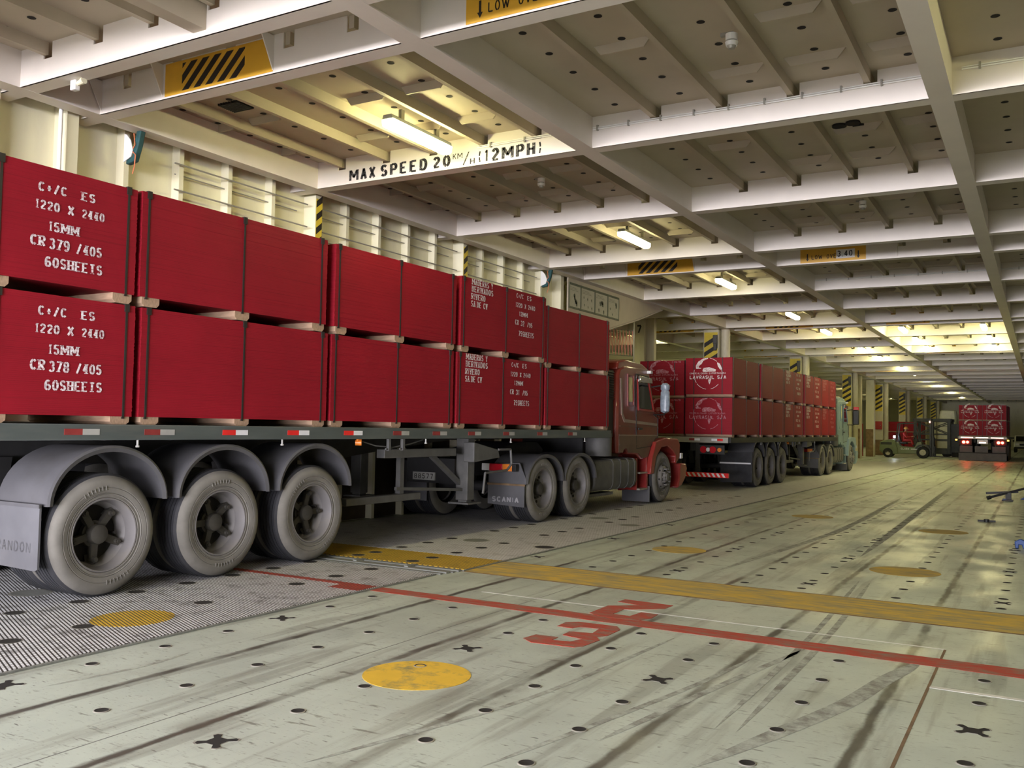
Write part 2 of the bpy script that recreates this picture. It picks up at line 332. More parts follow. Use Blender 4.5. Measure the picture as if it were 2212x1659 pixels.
# ---------------------------------------------------------------- stencil letters
def _o(x0=0, x1=1, y0=0, y1=1):
    cx, cy, rx, ry = (x0+x1)/2, (y0+y1)/2, (x1-x0)/2, (y1-y0)/2
    return [ell(cx, cy, rx, ry, -82, 82), ell(cx, cy, rx, ry, 98, 262)]
G = {
 'A': [[(0, 0), (.5, 1)], [(.5, 1), (1, 0)], [(.2, .33), (.8, .33)]],
 'B': [[(0, 0), (0, 1)], [(.15, 1), (.7, 1)]+ell(.6, .76, .34, .24, 80, -80)+[(.15, .52)], [(.15, .5)]+ell(.62, .25, .38, .25, 80, -80)+[(.15, 0)]],
 'C': [ell(.5, .5, .5, .5, 42, 82, 4), ell(.5, .5, .5, .5, 98, 262), ell(.5, .5, .5, .5, 278, 318, 4)],
 'D': [[(0, 0), (0, 1)], [(.15, 1), (.5, 1)]+ell(.45, .5, .55, .5, 80, -80)+[(.15, 0)]],
 'E': [[(0, 0), (0, 1)], [(.12, 1), (1, 1)], [(.12, .5), (.75, .5)], [(.12, 0), (1, 0)]],
 'H': [[(0, 0), (0, 1)], [(1, 0), (1, 1)], [(.12, .5), (.88, .5)]],
 'I': [[(.5, 0), (.5, 1)]],
 'K': [[(0, 0), (0, 1)], [(.12, .45), (1, 1)], [(.35, .6), (1, 0)]],
 'L': [[(0, 0), (0, 1)], [(.12, 0), (1, 0)]],
 'M': [[(0, 0), (0, 1)], [(1, 0), (1, 1)], [(.08, .95), (.5, .3)], [(.5, .3), (.92, .95)]],
 'N': [[(0, 0), (0, 1)], [(1, 0), (1, 1)], [(.08, .95), (.92, .05)]],
 'O': _o(), '0': _o(),
 'P': [[(0, 0), (0, 1)], [(.15, 1), (.6, 1)]+ell(.6, .74, .4, .26, 85, -85)+[(.15, .48)]],
 'R': [[(0, 0), (0, 1)], [(.15, 1), (.6, 1)]+ell(.6, .76, .38, .24, 85, -85)+[(.15, .52)], [(.4, .48), (1, 0)]],
 'S': [ell(.5, .75, .46, .25, 30, 255), ell(.5, .25, .46, .25, 75, -150)],
 'T': [[(.5, 0), (.5, .93)], [(0, 1), (1, 1)]],
 'U': [[(0, 1), (0, .28)]+ell(.5, .28, .5, .28, 180, 262, 5), ell(.5, .28, .5, .28, 278, 360, 5)+[(1, 1)]],
 'V': [[(0, 1), (.5, 0)], [(.5, 0), (1, 1)]],
 'W': [[(0, 1), (.25, 0)], [(.25, 0), (.5, .8)], [(.5, .8), (.75, 0)], [(.75, 0), (1, 1)]],
 'X': [[(0, 0), (1, 1)], [(0, 1), (.42, .58)], [(.58, .42), (1, 0)]],
 'Y': [[(.5, 0), (.5, .42)], [(0, 1), (.5, .48)], [(.5, .48), (1, 1)]],
 'Z': [[(0, 1), (1, 1)], [(1, 1), (0, 0)], [(0, 0), (1, 0)]],
 '1': [[(.55, 0), (.55, 1)], [(.55, 1), (.2, .8)]],
 '2': [ell(.5, .7, .46, .3, 165, -10)+[(.05, .08)], [(.03, 0), (1, 0)]],
 '3': [ell(.46, .75, .46, .25, 150, -70), ell(.46, .26, .5, .26, 70, -150)],
 '4': [[(.72, 0), (.72, 1)], [(.66, .96), (0, .3)], [(0, .28), (1, .28)]],
 '5': [[(.1, 1), (.95, 1)], [(.1, .95), (.08, .55)], ell(.46, .3, .5, .3, 125, -150)],
 '6': [ell(.5, .5, .5, .5, 50, 180)+[(0, .3)], ell(.5, .28, .48, .28, 80, -80), ell(.5, .28, .48, .28, 100, 260)],
 '7': [[(0, 1), (1, 1)], [(1, .96), (.35, 0)]],
 '8': [ell(.5, .75, .42, .25, -80, 80, 6), ell(.5, .75, .42, .25, 100, 260, 6), ell(.5, .25, .5, .25, -80, 80, 6), ell(.5, .25, .5, .25, 100, 260, 6)],
 '9': [ell(.5, .72, .48, .28, -80, 80, 6), ell(.5, .72, .48, .28, 100, 260, 6), [(1, .7)]+ell(.5, .5, .5, .5, 0, -130, 8)],
 '+': [[(.5, .15), (.5, .75)], [(.1, .45), (.9, .45)]], '/': [[(.1, -.05), (.9, 1.05)]],
 '(': [ell(.9, .5, .6, .6, 125, 172, 4), ell(.9, .5, .6, .6, 188, 235, 4)], ')': [ell(.1, .5, .6, .6, 55, 8, 4), ell(.1, .5, .6, .6, -8, -55, 4)],
 ',': [[(.5, .12), (.35, -.15)]], '-': [[(.1, .45), (.9, .45)]],
}
def text(mb, s, P, x, y, h, width, tv=.22, th=.11, serif=True, gap=.26, sheer=0., mi=0):
    """strokes of s laid from (x,y); P maps plane coordinates to a point"""
    ws = [{'M': 1.35, 'W': 1.4, '1': .7, 'I': .55, ',': .5, '(': .6, ')': .6}.get(c_, 1.) for c_ in s]; unit = width/sum(ws); xo = x; x = 0
    for i, ch in enumerate(s):
        x = xo; adv = unit*ws[i]; w = adv*(1-gap/ws[i]); u0 = min(unit*(1-gap), w)
        for line in G.get(ch, []):
            pts = [(x+(p[0]*(w-tv*u0)+tv*u0/2), y+p[1]*(h-th*h)+th*h/2) for p in line]
            for a, b in zip(pts[:-1], pts[1:]):
                dx, dy = b[0]-a[0], b[1]-a[1]; L = math.hypot(dx, dy)
                if L < 1e-6: continue
                k = abs(dy)/L; t = (th*h*(1-k)+tv*u0*k)/2; nx, ny = -dy/L*t, dx/L*t
                e = min(.25*t, .2*L); ex, ey = dx/L*e, dy/L*e
                q = [(a[0]-ex+nx, a[1]-ey+ny), (a[0]-ex-nx, a[1]-ey-ny), (b[0]+ex-nx, b[1]+ey-ny), (b[0]+ex+nx, b[1]+ey+ny)]
                mb.add([P(*p) for p in q], [(0, 1, 2, 3)], mi)
                if serif and ch != '+' and k > .95 and abs(dy) > .4*h:
                    for (cx, cy) in (a, b):
                        mb.add([P(cx-tv*u0*.95, cy-th*h*.3), P(cx+tv*u0*.95, cy-th*h*.3), P(cx+tv*u0*.95, cy+th*h*.3), P(cx-tv*u0*.95, cy+th*h*.3)], [(0, 1, 2, 3)], mi)
        xo += adv
    return mb

# ---------------------------------------------------------------- the deck: floor, ceiling, walls
X0, X1, Y0, Y1 = -23.0, 15.0, -4.6, 112.0
ZP, ZB = 5.28, 4.90                      # underside of the deck plating, underside of the beams
floor = struct('floor', MB().box(X0, X1, Y0, Y1, -.06, 0), 'deck_paint', smooth=False)
def onfloor(name, poly, m, z=.0022):
    b = MB(); b.prism(poly, 'z', 0.0005, z); return b.build(name, m, floor, smooth=False)
def rect(x0, x1, y0, y1): return [(x0, y0), (x1, y0), (x1, y1), (x0, y1)]
onfloor('yellow_band', rect(-5.29, 15, 8.22, 9.05), 'yellow_floor_paint')
onfloor('band_edge_line', rect(-5.3, 15, 8.19, 8.22), 'rusty_steel')
onfloor('band_edge_line', rect(-5.3, 15, 9.05, 9.075), 'rusty_steel')
onfloor('red_line', [(-5.38, 6.76), (15, 6.69), (15, 6.98), (2, 7.02), (-5.38, 6.95)], 'red_floor_paint')
for c, r, m in (((-3.335, 4.68), .335, 'yellow_fresh_paint'), ((-4.01, 11.29), .34, 'yellow_floor_paint'), ((-1.33, 11.13), .37, 'yellow_floor_paint'), ((-1.35, 16.0), .36, 'yellow_floor_paint'), ((-3.6, 17.2), .36, 'yellow_floor_paint')):
    onfloor('yellow_dot', ell(c[0], c[1], r, r*.98, 0, 353, 48), m)
onfloor('painted_digit', [(-3.27, 5.9), (-3.25, 6.06), (-3.07, 6.07), (-3.07, 5.97), (-2.94, 6.0), (-2.9, 6.12), (-3.08, 6.16), (-3.09, 6.29), (-2.92, 6.34), (-2.94, 6.50), (-3.09, 6.48), (-3.12, 6.40), (-3.25, 6.40), (-3.26, 6.57), (-3.18, 6.64), (-2.86, 6.66), (-2.79, 6.56), (-2.79, 6.32), (-2.84, 6.24), (-2.78, 6.16), (-2.8, 5.92), (-2.84, 5.86), (-3.16, 5.82)], 'red_floor_paint', .003)['label'] = 'red stencilled figure nearer the trailer wheels'
onfloor('painted_digit', [(-3.26, 7.01), (-3.26, 7.38), (-3.04, 7.56), (-3.26, 7.6), (-3.25, 7.74), (-2.79, 7.72), (-2.8, 7.53), (-3.08, 7.31), (-3.08, 7.08), (-2.93, 7.08), (-2.91, 7.28), (-2.76, 7.28), (-2.75, 7.11), (-2.8, 6.97), (-2.9, 6.94), (-3.12, 6.93)], 'red_floor_paint', .003)['label'] = 'red stencilled figure nearer the yellow band'
onfloor('plate_seam', rect(-4.5, -.6, 7.31, 7.33), 'white_paint_line', .0012)
onfloor('plate_seam', rect(-.6, 15, 6.17, 6.22), 'white_paint_line')
onfloor('plate_seam', rect(-.615, -.598, -4, 7.31), 'rusty_steel', .0012)
onfloor('plate_seam', rect(-3.92, -3.912, -4, 8.1), 'steel_bars', .0008)
for k in range(6): onfloor('plate_seam', rect(X0+14, X1, 20.0+k*11.7, 20.05+k*11.7), 'rusty_steel', .0012)
worn('rubber_mark', (.20, .195, .165), (.46, .50, .43), .75, 7, (1.2, 1.2, 1))
def tyre_mark(pts, w):
    sm = []
    for a, b_ in zip(pts[:-1], pts[1:]):
        for i in range(8): sm.append((a[0]+(b_[0]-a[0])*i/8, a[1]+(b_[1]-a[1])*i/8))
    sm.append(pts[-1])
    for _ in range(6): sm = [sm[0]]+[((p[0]+2*q[0]+r_[0])/4, (p[1]+2*q[1]+r_[1])/4) for p, q, r_ in zip(sm, sm[1:], sm[2:])]+[sm[-1]]
    L, Rr = [], []
    for i, p in enumerate(sm):
        q, r_ = sm[max(0, i-1)], sm[min(len(sm)-1, i+1)]; dx, dy = r_[0]-q[0], r_[1]-q[1]; d = math.hypot(dx, dy); k = w/2*(1-abs(2*i/(len(sm)-1)-1)**6)
        L.append((p[0]-dy/d*k, p[1]+dx/d*k, .0011)); Rr.append((p[0]+dy/d*k, p[1]-dx/d*k, .0011))
    MB().strip(L, Rr).build('tyre_mark', 'rubber_mark', floor, smooth=False)
for pts_, w_ in (([(-1.39, 4.1), (-.97, 5.5), (-.86, 6.2), (-.72, 6.8)], .11), ([(-1.36, 4.7), (-1.39, 6.8), (-1.42, 7.8), (-1.54, 10.2)], .05), ([(-1.47, 4.7), (-1.50, 6.8), (-1.53, 7.8), (-1.65, 10.2)], .045),
                 ([(-1.9, 4.2), (-1.69, 5.5), (-1.45, 6.8)], .05), ([(-2.2, 3.6), (-2.0, 4.5), (-1.8, 5.5), (-1.7, 6.3)], .04), ([(-1.95, 12.), (-2.1, 20.), (-2.3, 31.)], .12), ([(-3.1, 9.6), (-2.7, 15.), (-2.9, 24.)], .1), ([(-4.95, 3.3), (-4.85, 3.9), (-4.9, 4.3)], .03), ([(-2.9, 3.2), (-2.5, 4.6), (-2.35, 6.6)], .04)):
    tyre_mark(pts_, w_)
def socket(x, y, r=.037):
    b = MB(); n = 18
    ring = lambda rr, z: [(x+rr*math.cos(2*math.pi*i/n), y+rr*math.sin(2*math.pi*i/n), z) for i in range(n)]
    b.add(ring(r*1.18, .0006)+ring(r*1.1, .004)+ring(r*.98, .0045), [(i, (i+1) % n, n+(i+1) % n, n+i) for i in range(n)]+[(n+i, n+(i+1) % n, 2*n+(i+1) % n, 2*n+i) for i in range(n)], 1)
    b.add(ring(r*.98, .0045)+ring(r*.8, .002), [(i, (i+1) % n, n+(i+1) % n, n+i) for i in range(n)]+[tuple(range(n, 2*n))], 0)
    return b.build('lashing_hole', ['hole_dark', 'steel_grey'], floor)
def clover(x, y, s=.1):
    poly = []
    for q in range(4):
        a = 90*q+45
        for t in (-42, -30, 0, 30, 42):
            rr = s if abs(t) < 35 else s*.45
            rr = s*1.0 if abs(t) == 0 else (s*.92 if abs(t) == 30 else s*.5)
            w = 18 if abs(t) else 0
            poly.append((x+rr*math.cos(R(a+t*.42)), y+rr*math.sin(R(a+t*.42))))
    b = MB(); b.prism(poly, 'z', .0004, .0026, 0)
    big = [((p[0]-x)*1.12+x, (p[1]-y)*1.12+y) for p in poly]; b.prism(big, 'z', .0003, .0014, 1)
    return b.build('lashing_clover', ['hole_dark', 'steel_grey'], floor, smooth=False)
ncol = 0
for x in (-.32, -1.19, -2.05, -2.61, -3.44, -4.30, -5.16):
    for k in range(-1, 7):
        y = 3.75+.556*k
        star = (x in (-.32, -2.05, -3.44, -5.16)) and (k+1) % 4 == 0
        if star: clover(x, y)
        elif ncol < 82 and y > 2.9+(.4 if x > -1 else 0) - .4:
            if 6.7 < y < 7.1: continue
            socket(x, y); ncol += 1
for x in (-.32, -2.05, -3.44, -5.16):
    for y in (9.63, 11.85, 14.1): clover(x, y, .09)
far = MB()
for x in (-.32, -1.19, -2.05, -2.61, -3.44, -4.30, 1.4, 2.3):
    for k in range(9, 40):
        y = 3.75+.556*k
        if 8.1 < y < 9.1: continue
        far.add([(x+.045*math.cos(R(30*i)), y+.045*math.sin(R(30*i)), .0016) for i in range(12)], [tuple(range(12))])
fo = far.build('far_lashing_holes', 'hole_dark', floor); fo['kind'] = 'stuff'
# studded hatch covers under the parked trailers
def hatch(name, x0, x1, y0, y1, m, label, holes, bigholes=()):
    t = thing(name, ((x0+x1)/2, (y0+y1)/2, 0), label, 'hatch cover'); cx, cy = (x0+x1)/2, (y0+y1)/2
    MB().box(x0-cx, x1-cx, y0-cy, y1-cy, .001, .016).build('tread_plate', m, t, smooth=False)
    MB().box(x1-cx, x1-cx+.025, y0-cy, y1-cy, .001, .012).build('edge_bar', 'steel_bars', t)
    for (hx, hy, r) in holes:
        b = MB(); n = 20; ring = lambda rr, z: [(hx-cx+rr*math.cos(2*math.pi*i/n), hy-cy+rr*math.sin(2*math.pi*i/n), z) for i in range(n)]
        b.add(ring(r*1.12, .016)+ring(r*1.06, .0168)+ring(r*.97, .0168)+ring(r*.9, .0162), [(k*n+i, k*n+(i+1) % n, (k+1)*n+(i+1) % n, (k+1)*n+i) for k in (0, 1) for i in range(n)], 1)
        b.add(ring(r*.97, .0168)+ring(r*.9, .0162), [(i, (i+1) % n, n+(i+1) % n, n+i) for i in range(n)]+[tuple(range(n, 2*n))], 0)
        b.build('drain_hole', ['hole_dark' if r < .14 else 'steel_bars', 'steel_grey'], t)
    return t
hh = [(x, 3.78+.556*k, .078) for x in (-6.08, -6.92) for k in range(0, 8) if not (x == -6.08 and k == 4)]+[(-7.6, 4.9, .16), (-7.3, 6.6, .16)]
h1 = hatch('hatch_cover', -9.2, -5.39, -4.5, 7.83, 'tread_white', 'white studded hatch cover with yellow dot under the trailer with three wheels', hh)
MB().prism(ell(-6.03+7.295, 4.72-1.665, .29, .31, 0, 353, 48), 'z', .016, .0175).build('yellow_dot', 'tread_yellow', h1, smooth=False)
MB().box(-9.2+7.295, -5.39+7.295, 6.80-1.665, 6.90-1.665, .016, .0172).build('red_line', 'tread_red', h1, smooth=False)
MB().box(-5.75+7.295, -5.39+7.295, 6.62-1.665, 6.80-1.665, .016, .0172).build('red_mark', 'tread_red', h1, smooth=False)
hatch('hatch_cover', -9.2, -5.30, 9.05, 52.0, 'tread_grey', 'grey worn studded hatch cover beyond the yellow band running under both parked trucks',
      [(x, 9.25+.556*k, .075) for x in (-6.05, -6.86) for k in range(0, 22, 1) if k % 4 != 3]+[(-6.5, 10.4, .16), (-5.45, 10.35, .13), (-5.6, 13.5, .15), (-6.45, 14.2, .16)])
h3 = hatch('hatch_cover', -9.2, -5.30, 8.25, 9.04, 'tread_yellow', 'yellow studded strip between the white and the grey hatch covers', [(-6.07, 8.39, .075), (-6.05, 8.74, .075), (-6.85, 8.40, .075), (-6.84, 8.70, .075)])
b = MB()
for i, (y, w) in enumerate(((7.88, .05), (7.96, .06), (8.05, .05), (8.13, .05), (8.20, .035))): b.box(-9.2, -5.35+.02*i, y, y+w, .001, .012+.006*(i % 2))
for x in (-8.2, -7.4, -6.6, -5.9): b.box(x, x+.05, 8.0, 8.17, .012, .03)
tag(b.build('hatch_joint', 'steel_bars'), 'grey steel sealing bars in the gap beside the yellow studded strip', 'joint')

# ceiling plating with its flat bar stiffeners and lashing holes
cb = MB(); cb.box(X0, X1, Y0, Y1, ZP, ZP+.05)
GX = [-4.68+3.925*k for k in range(-4, 5) if k != -1 or True]
GX = [-9.03 if abs(g+8.605) < .01 else g for g in GX]
STX = []
for i in range(-27, 20):
    x = -.755-.785*i if i >= 0 else -.755-.785*i
    x = round(-.755+.785*i, 3)
    if X0 < x < X1 and all(abs(x-g) > .3 for g in GX): STX.append(x)
BEAMS = [-1.8, 1.8, 5.48, 6.4, 9.94, 13.58, 17.15, 18.86, 22.5, 26.15, 29.75, 30.7]
LOW = [6.4, 18.86, 30.7]
y = 30.7
while y < 100:
    BEAMS += [y+3.65, y+7.3, y+10.8, y+11.7]; LOW.append(y+11.7); y += 11.7
GAPS = (5.48, 17.15, 29.75)
bs = sorted(BEAMS)
for a, q in zip([Y0]+bs, bs+[Y1]):
    if a in GAPS or q-a < 1.2: continue
    for x in STX: cb.box(x-.03, x+.03, a+.004, q-.004, 5.155, ZP)
for i, x in enumerate(STX):                               # small trapezoid tie plates between stiffeners
    for yb in BEAMS:
        if yb < 5 or yb > 30 or yb in (5.48, 17.15, 29.75): continue
        for dy in (1.68, 2.8):
            if (i*7+int(yb*3)+int(dy*10)) % 5 == 0: continue
            cb.prism([(x+.1, ZP), (x+.17, ZP-.095), (x+.62, ZP-.095), (x+.7, ZP)], 'y', yb+dy-.01, yb+dy+.012)
for x in STX+[g for g in GX]:                             # holes: shallow dark discs in the plating
    xc = x+.42
    for yb in BEAMS:
        if yb < 1 or yb > 36 or yb in (5.48, 17.15, 29.75): continue
        for k in range(6):
            yy = yb+.52+k*.545
            cb.add([(xc+.04*math.cos(R(30*i)), yy+.04*math.sin(R(30*i)), ZP-.003) for i in range(12)], [tuple(range(11, -1, -1))], 1)
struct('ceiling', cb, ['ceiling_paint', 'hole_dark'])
g = MB()
for i in range(9): g.box(-8.42, -8.10, 7.52+i*.03, 7.535+i*.03, 5.25, 5.278)
for i in range(8): g.box(-8.42+i*.043, -8.41+i*.043, 7.51, 7.78, 5.255, 5.279)
tag(g.build('vent_grille', 'chassis_dark'), 'small dark square grille on the ceiling above the hazard sign bay', 'grille')
c = MB()
for a in (0, 90, 180, 270): c.cyl((-2.01+.12*math.cos(R(a+30)), 11.6+.12*math.sin(R(a+30)), 5.255), (-2.01+.12*math.cos(R(a+30)), 11.6+.12*math.sin(R(a+30)), 5.279), .085, n=14)
tag(c.build('lashing_fitting', 'hole_dark'), 'dark cloverleaf fitting in the ceiling plate', 'fitting')

def beam(yb, x0, x1, notch=True):
    b = MB(); lowb = yb in LOW
    b.box(x0, x1, yb-.008, yb+.008, ZB, 5.12)                       # web below the stiffener slots
    xs = sorted(x for x in STX if x0+.1 < x < x1-.1) if notch else []
    cur = x0
    for x in xs:
        b.box(cur, x-.042, yb-.008, yb+.008, 5.12, ZP); cur = x+.095
    b.box(cur, x1, yb-.008, yb+.008, 5.12, ZP)
    b.box(x0, x1, yb-.012, yb+.19, ZB, ZB+.016)                     # flange
    if lowb:
        for gx in [-9.0, -8.0, -6.42, -4.79, -2.38, -.80, .8, 2.4, 4.0, 5.6, -10.4, -12.0, -13.6]:
            if x0 < gx < x1:
                b.prism([(yb, ZB+.03), (yb-.012, ZB+.03), (yb-.19, ZP-.01), (yb, ZP-.01)], 'x', gx-.006, gx+.006)
    return b
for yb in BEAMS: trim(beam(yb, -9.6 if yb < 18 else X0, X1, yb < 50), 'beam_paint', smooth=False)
for gx in GX:
    b = MB(); y0 = Y0 if gx > -9.2 else 18.4
    b.box(gx-.012, gx+.006, y0, Y1, ZB, ZP); b.box(gx-.205, gx+.01, y0, Y1, ZB-.002, ZB+.016)
    trim(b, 'beam_paint', smooth=False)
b = MB().box(-6.47, -6.31, Y0, 5.47, 4.95, ZP); trim(b, 'ceiling_paint', smooth=False)
# walls
w = MB(); w.box(-9.65, -9.55, Y0, 18.4, 0, ZP)
y = -4.25
fr = []
while y < 18.3: fr.append(y); y += .805
for i, y in enumerate(fr):
    web = abs(((y-10.24)+80.6) % 4.025) < .12 or abs(((y-10.24)+80.6) % 4.025) > 3.9
    d = .23 if web else (.2 if y < 7 else .14)
    w.box(-9.55, -9.55+d-.012, y-.012, y+.012, 0, ZP)
    w.box(-9.55+d-.012, -9.55+d, y-.012, y+(.13 if web else .055), 0, ZP)
w.box(-9.56, -9.535, Y0, 18.4, 0, 1.45, 1); struct('wall_left', w, ['wall_paint', 'wall_foot_shade'], smooth=False)  # low band darkened in colour to stand for shade under the trailers
struct('wall_port', MB().box(X0-.1, X0, 18.3, Y1, 0, ZP), 'wall_paint', smooth=False)
w = MB().box(X0, -9.55, 18.3, 18.4, 0, ZP); struct('wall_near', w, 'wall_paint', smooth=False)
w = MB().box(X1, X1+.1, Y0, Y1, 0, ZP)
for y in range(-4, 110, 2): w.box(X1-.15, X1, y, y+.02, 0, ZP)
struct('wall_right', w, 'wall_paint', smooth=False)
w = MB().box(X0, X1, Y1, Y1+.1, 0, ZP)
for z in (1.2, 2.0, 2.8, 3.6, 4.4): w.box(X0, X1, Y1-.1, Y1, z, z+.06)
struct('wall_far', w, 'wall_paint', smooth=False)
w = MB(); w.box(X0, OPEN[0], Y0-.1, Y0, 0, ZP); w.box(OPEN[1], X1, Y0-.1, Y0, 0, ZP); w.box(OPEN[0], OPEN[1], Y0-.1, Y0, OPEN[3], ZP)
struct('wall_back', w, 'wall_paint', smooth=False)
# haunched plate that carries the posters, beyond the end of the left wall
b = MB(); b.prism([(18.4, 4.9), (18.4, 3.7), (19.6, 3.75), (20.6, 3.96), (22.4, 4.38), (24.2, 4.86), (24.2, 4.9)], 'x', -9.23, -9.2)
b.prism([(18.4, 3.7), (19.6, 3.75), (20.6, 3.96), (22.4, 4.38), (24.2, 4.86), (24.2, 4.83), (22.4, 4.35), (20.6, 3.93), (19.6, 3.72), (18.4, 3.67)], 'x', -9.32, -9.14)
trim(b, 'ceiling_paint', smooth=False)
ns = [0]
def poster(y0, y1, label, draw):
    t = thing('safety_poster', (-9.195, (y0+y1)/2, 4.5), label, 'poster', 'safety posters on the bracket plate'); L = y1-y0
    zt, zb = .25, -.24
    MB().box(0, .006, -L/2, L/2, zb, zt).build('sheet', 'poster', t, smooth=False)
    f = MB(); f.box(0, .012, -L/2-.02, -L/2, zb, zt); f.box(0, .012, L/2, L/2+.02, zb, zt); f.box(0, .014, -L/2-.02, L/2+.02, zt, zt+.05); f.box(0, .014, -L/2-.02, L/2+.02, zb-.04, zb)
    f.build('frame', 'poster_dark', t, smooth=False)
    p = MB()
    for k in range(3): p.box(.006, .0075, -L*.42, L*(.1+.1*k), zt-.05-.03*k, zt-.06-.03*k+.004)
    for (cy, cz, r) in draw: p.cyl((.006, cy*L, cz), (.0078, cy*L, cz), r, n=9)
    for (cy, cz, r) in draw: p.box(.006, .0078, cy*L-r*.4, cy*L+r*.9, cz-r*1.8, cz)
    p.build('drawing', 'poster_dark', t, smooth=False)
poster(18.45, 19.01, 'safety poster with one bent figure, beside the white posts', [(-.05, .02, .05), (.05, -.08, .045), (.15, -.12, .05)])
poster(19.06, 19.78, 'safety poster with six small figures in two rows', [(-.3, .05, .02), (-.02, .03, .025), (.28, .03, .025), (-.25, -.12, .02), (.02, -.15, .02), (.3, -.16, .025)])
poster(19.83, 20.53, 'safety poster with a vehicle drawn at its top', [(-.1, .03, .04), (.02, .05, .04), (.1, .04, .05), (-.2, -.14, .03), (.2, -.16, .035)])
poster(20.58, 21.22, 'safety poster with a dark square drawn by its upper corner', [(.25, .1, .05), (-.3, -.03, .02), (-.1, -.16, .02)])

# ---------------------------------------------------------------- signs painted or fixed on the beams
def hazard_sign(x0, x1, yb, label):
    yf = yb-.009; t = thing('hazard_sign', ((x0+x1)/2, yf, 5.1), label, 'sign', 'striped warning signs on the low beams'); L = (x1-x0)/2; z0, z1 = -.18, .165
    MB().box(-L, L, -.004, 0, z0, z1).build('panel', 'yellow_paint', t, smooth=False)
    s = MB(); a, bb = -.51, .39
    P = lambda x, z: (x, -.0055, z)
    for k in range(-1, 6):
        xb = a-.17+k*.172; xt = xb+.30; wd = .10; lo, hi = -.155, .135
        poly = [(xb, lo), (xb+wd, lo), (xt+wd, hi), (xt, hi)]
        def clip(poly, fn):
            out = []
            for i in range(len(poly)):
                p, q = poly[i], poly[(i+1) % len(poly)]; fp, fq = fn(p), fn(q)
                if fp >= 0: out.append(p)
                if fp*fq < 0: u = fp/(fp-fq); out.append((p[0]+(q[0]-p[0])*u, p[1]+(q[1]-p[1])*u))
            return out
        poly = clip(poly, lambda p: p[0]-a); poly = clip(poly, lambda p: bb-p[0]) if poly else []
        if len(poly) > 2: s.add([P(*p) for p in poly], [tuple(range(len(poly)))])
    s.build('stripes', 'black_paint', t, smooth=False)
    return t
def clearance_sign(x0, x1, yb, label, sticker):
    yf = yb-.009; t = thing('clearance_sign', ((x0+x1)/2, yf, 5.1), label, 'sign', 'low overhead signs on the low beams'); L = (x1-x0)/2
    MB().box(-L, L, -.004, 0, -.18, .165).build('panel', 'yellow_paint', t, smooth=False)
    s = MB(); P = lambda x, z: (x, -.0055, z)
    text(s, 'LOW OVERHEAD', P, -L+.22, -.12, .09, .82, tv=.24, th=.14, serif=False)
    s.build('lettering', 'black_paint', t, smooth=False)
    for x in (-L+.14, L-.14):
        ar = MB(); ar.add([P(x-.012, .0), P(x+.012, .0), P(x+.012, -.10), P(x+.028, -.10), P(x, -.15), P(x-.028, -.10), P(x-.012, -.10)], [tuple(range(7))])
        ar.build('arrow', 'black_paint', t, smooth=False)
    if sticker:
        MB().box(.07, .42, -.009, -.004, -.13, .045).build('number_plate', 'white_sticker', t, smooth=False)
        n = MB(); text(n, '3,40', lambda x, z: (x, -.0105, z), .09, -.10, .125, .31, tv=.26, th=.16, serif=False); n.build('number', 'black_paint', t, smooth=False)
    return t
hz = ['above the red bundles', 'above the red cab', 'above the second load', 'over the pale blue cab', 'fifth along the deck']
for i, yb in enumerate(LOW[:5]):
    hazard_sign(-7.96, -6.42, yb, 'yellow sign with slanted black stripes on a beam, '+hz[i])
    clearance_sign(-4.20, -2.95, yb, ['yellow low overhead sign cut by the top edge of the photo', 'yellow low overhead sign with a white 3,40 sticker', 'yellow low overhead sign on the third low beam', 'yellow low overhead sign on the fourth low beam', 'yellow low overhead sign on the fifth low beam'][i], i > 0)
hazard_sign(-12.0, -10.45, LOW[2], 'yellow sign with slanted black stripes in the side lane behind the striped pillar')
hazard_sign(-12.0, -10.45, LOW[3], 'small yellow striped sign in the side lane above the second load')
s = MB(); P = lambda x, z: (x, 9.94-.0095, z)
text(s, 'MAX', P, -8.44, 4.935, .165, .50, tv=.36, th=.17, serif=False, gap=.22); text(s, 'SPEED', P, -7.89, 4.935, .165, .83, tv=.36, th=.17, serif=False, gap=.22)
text(s, '20', P, -7.01, 4.94, .155, .32, tv=.36, th=.17, serif=False, gap=.22); text(s, 'KM', P, -6.69, 5.02, .08, .17, tv=.22, th=.15, serif=False)
s.add([P(-6.535, 4.925), P(-6.515, 4.925), P(-6.43, 5.095), P(-6.45, 5.095)], [(0, 1, 2, 3)]); text(s, 'H', P, -6.42, 4.925, .08, .10, tv=.24, th=.15, serif=False)
text(s, '(12MPH)', P, -6.30, 4.925, .165, .97, tv=.36, th=.17, serif=False, gap=.2)
tag(s.build('speed_limit_lettering', 'ink_black', smooth=False), 'black stencilled words MAX SPEED 20 KM/H (12MPH) on the white beam', 'lettering')

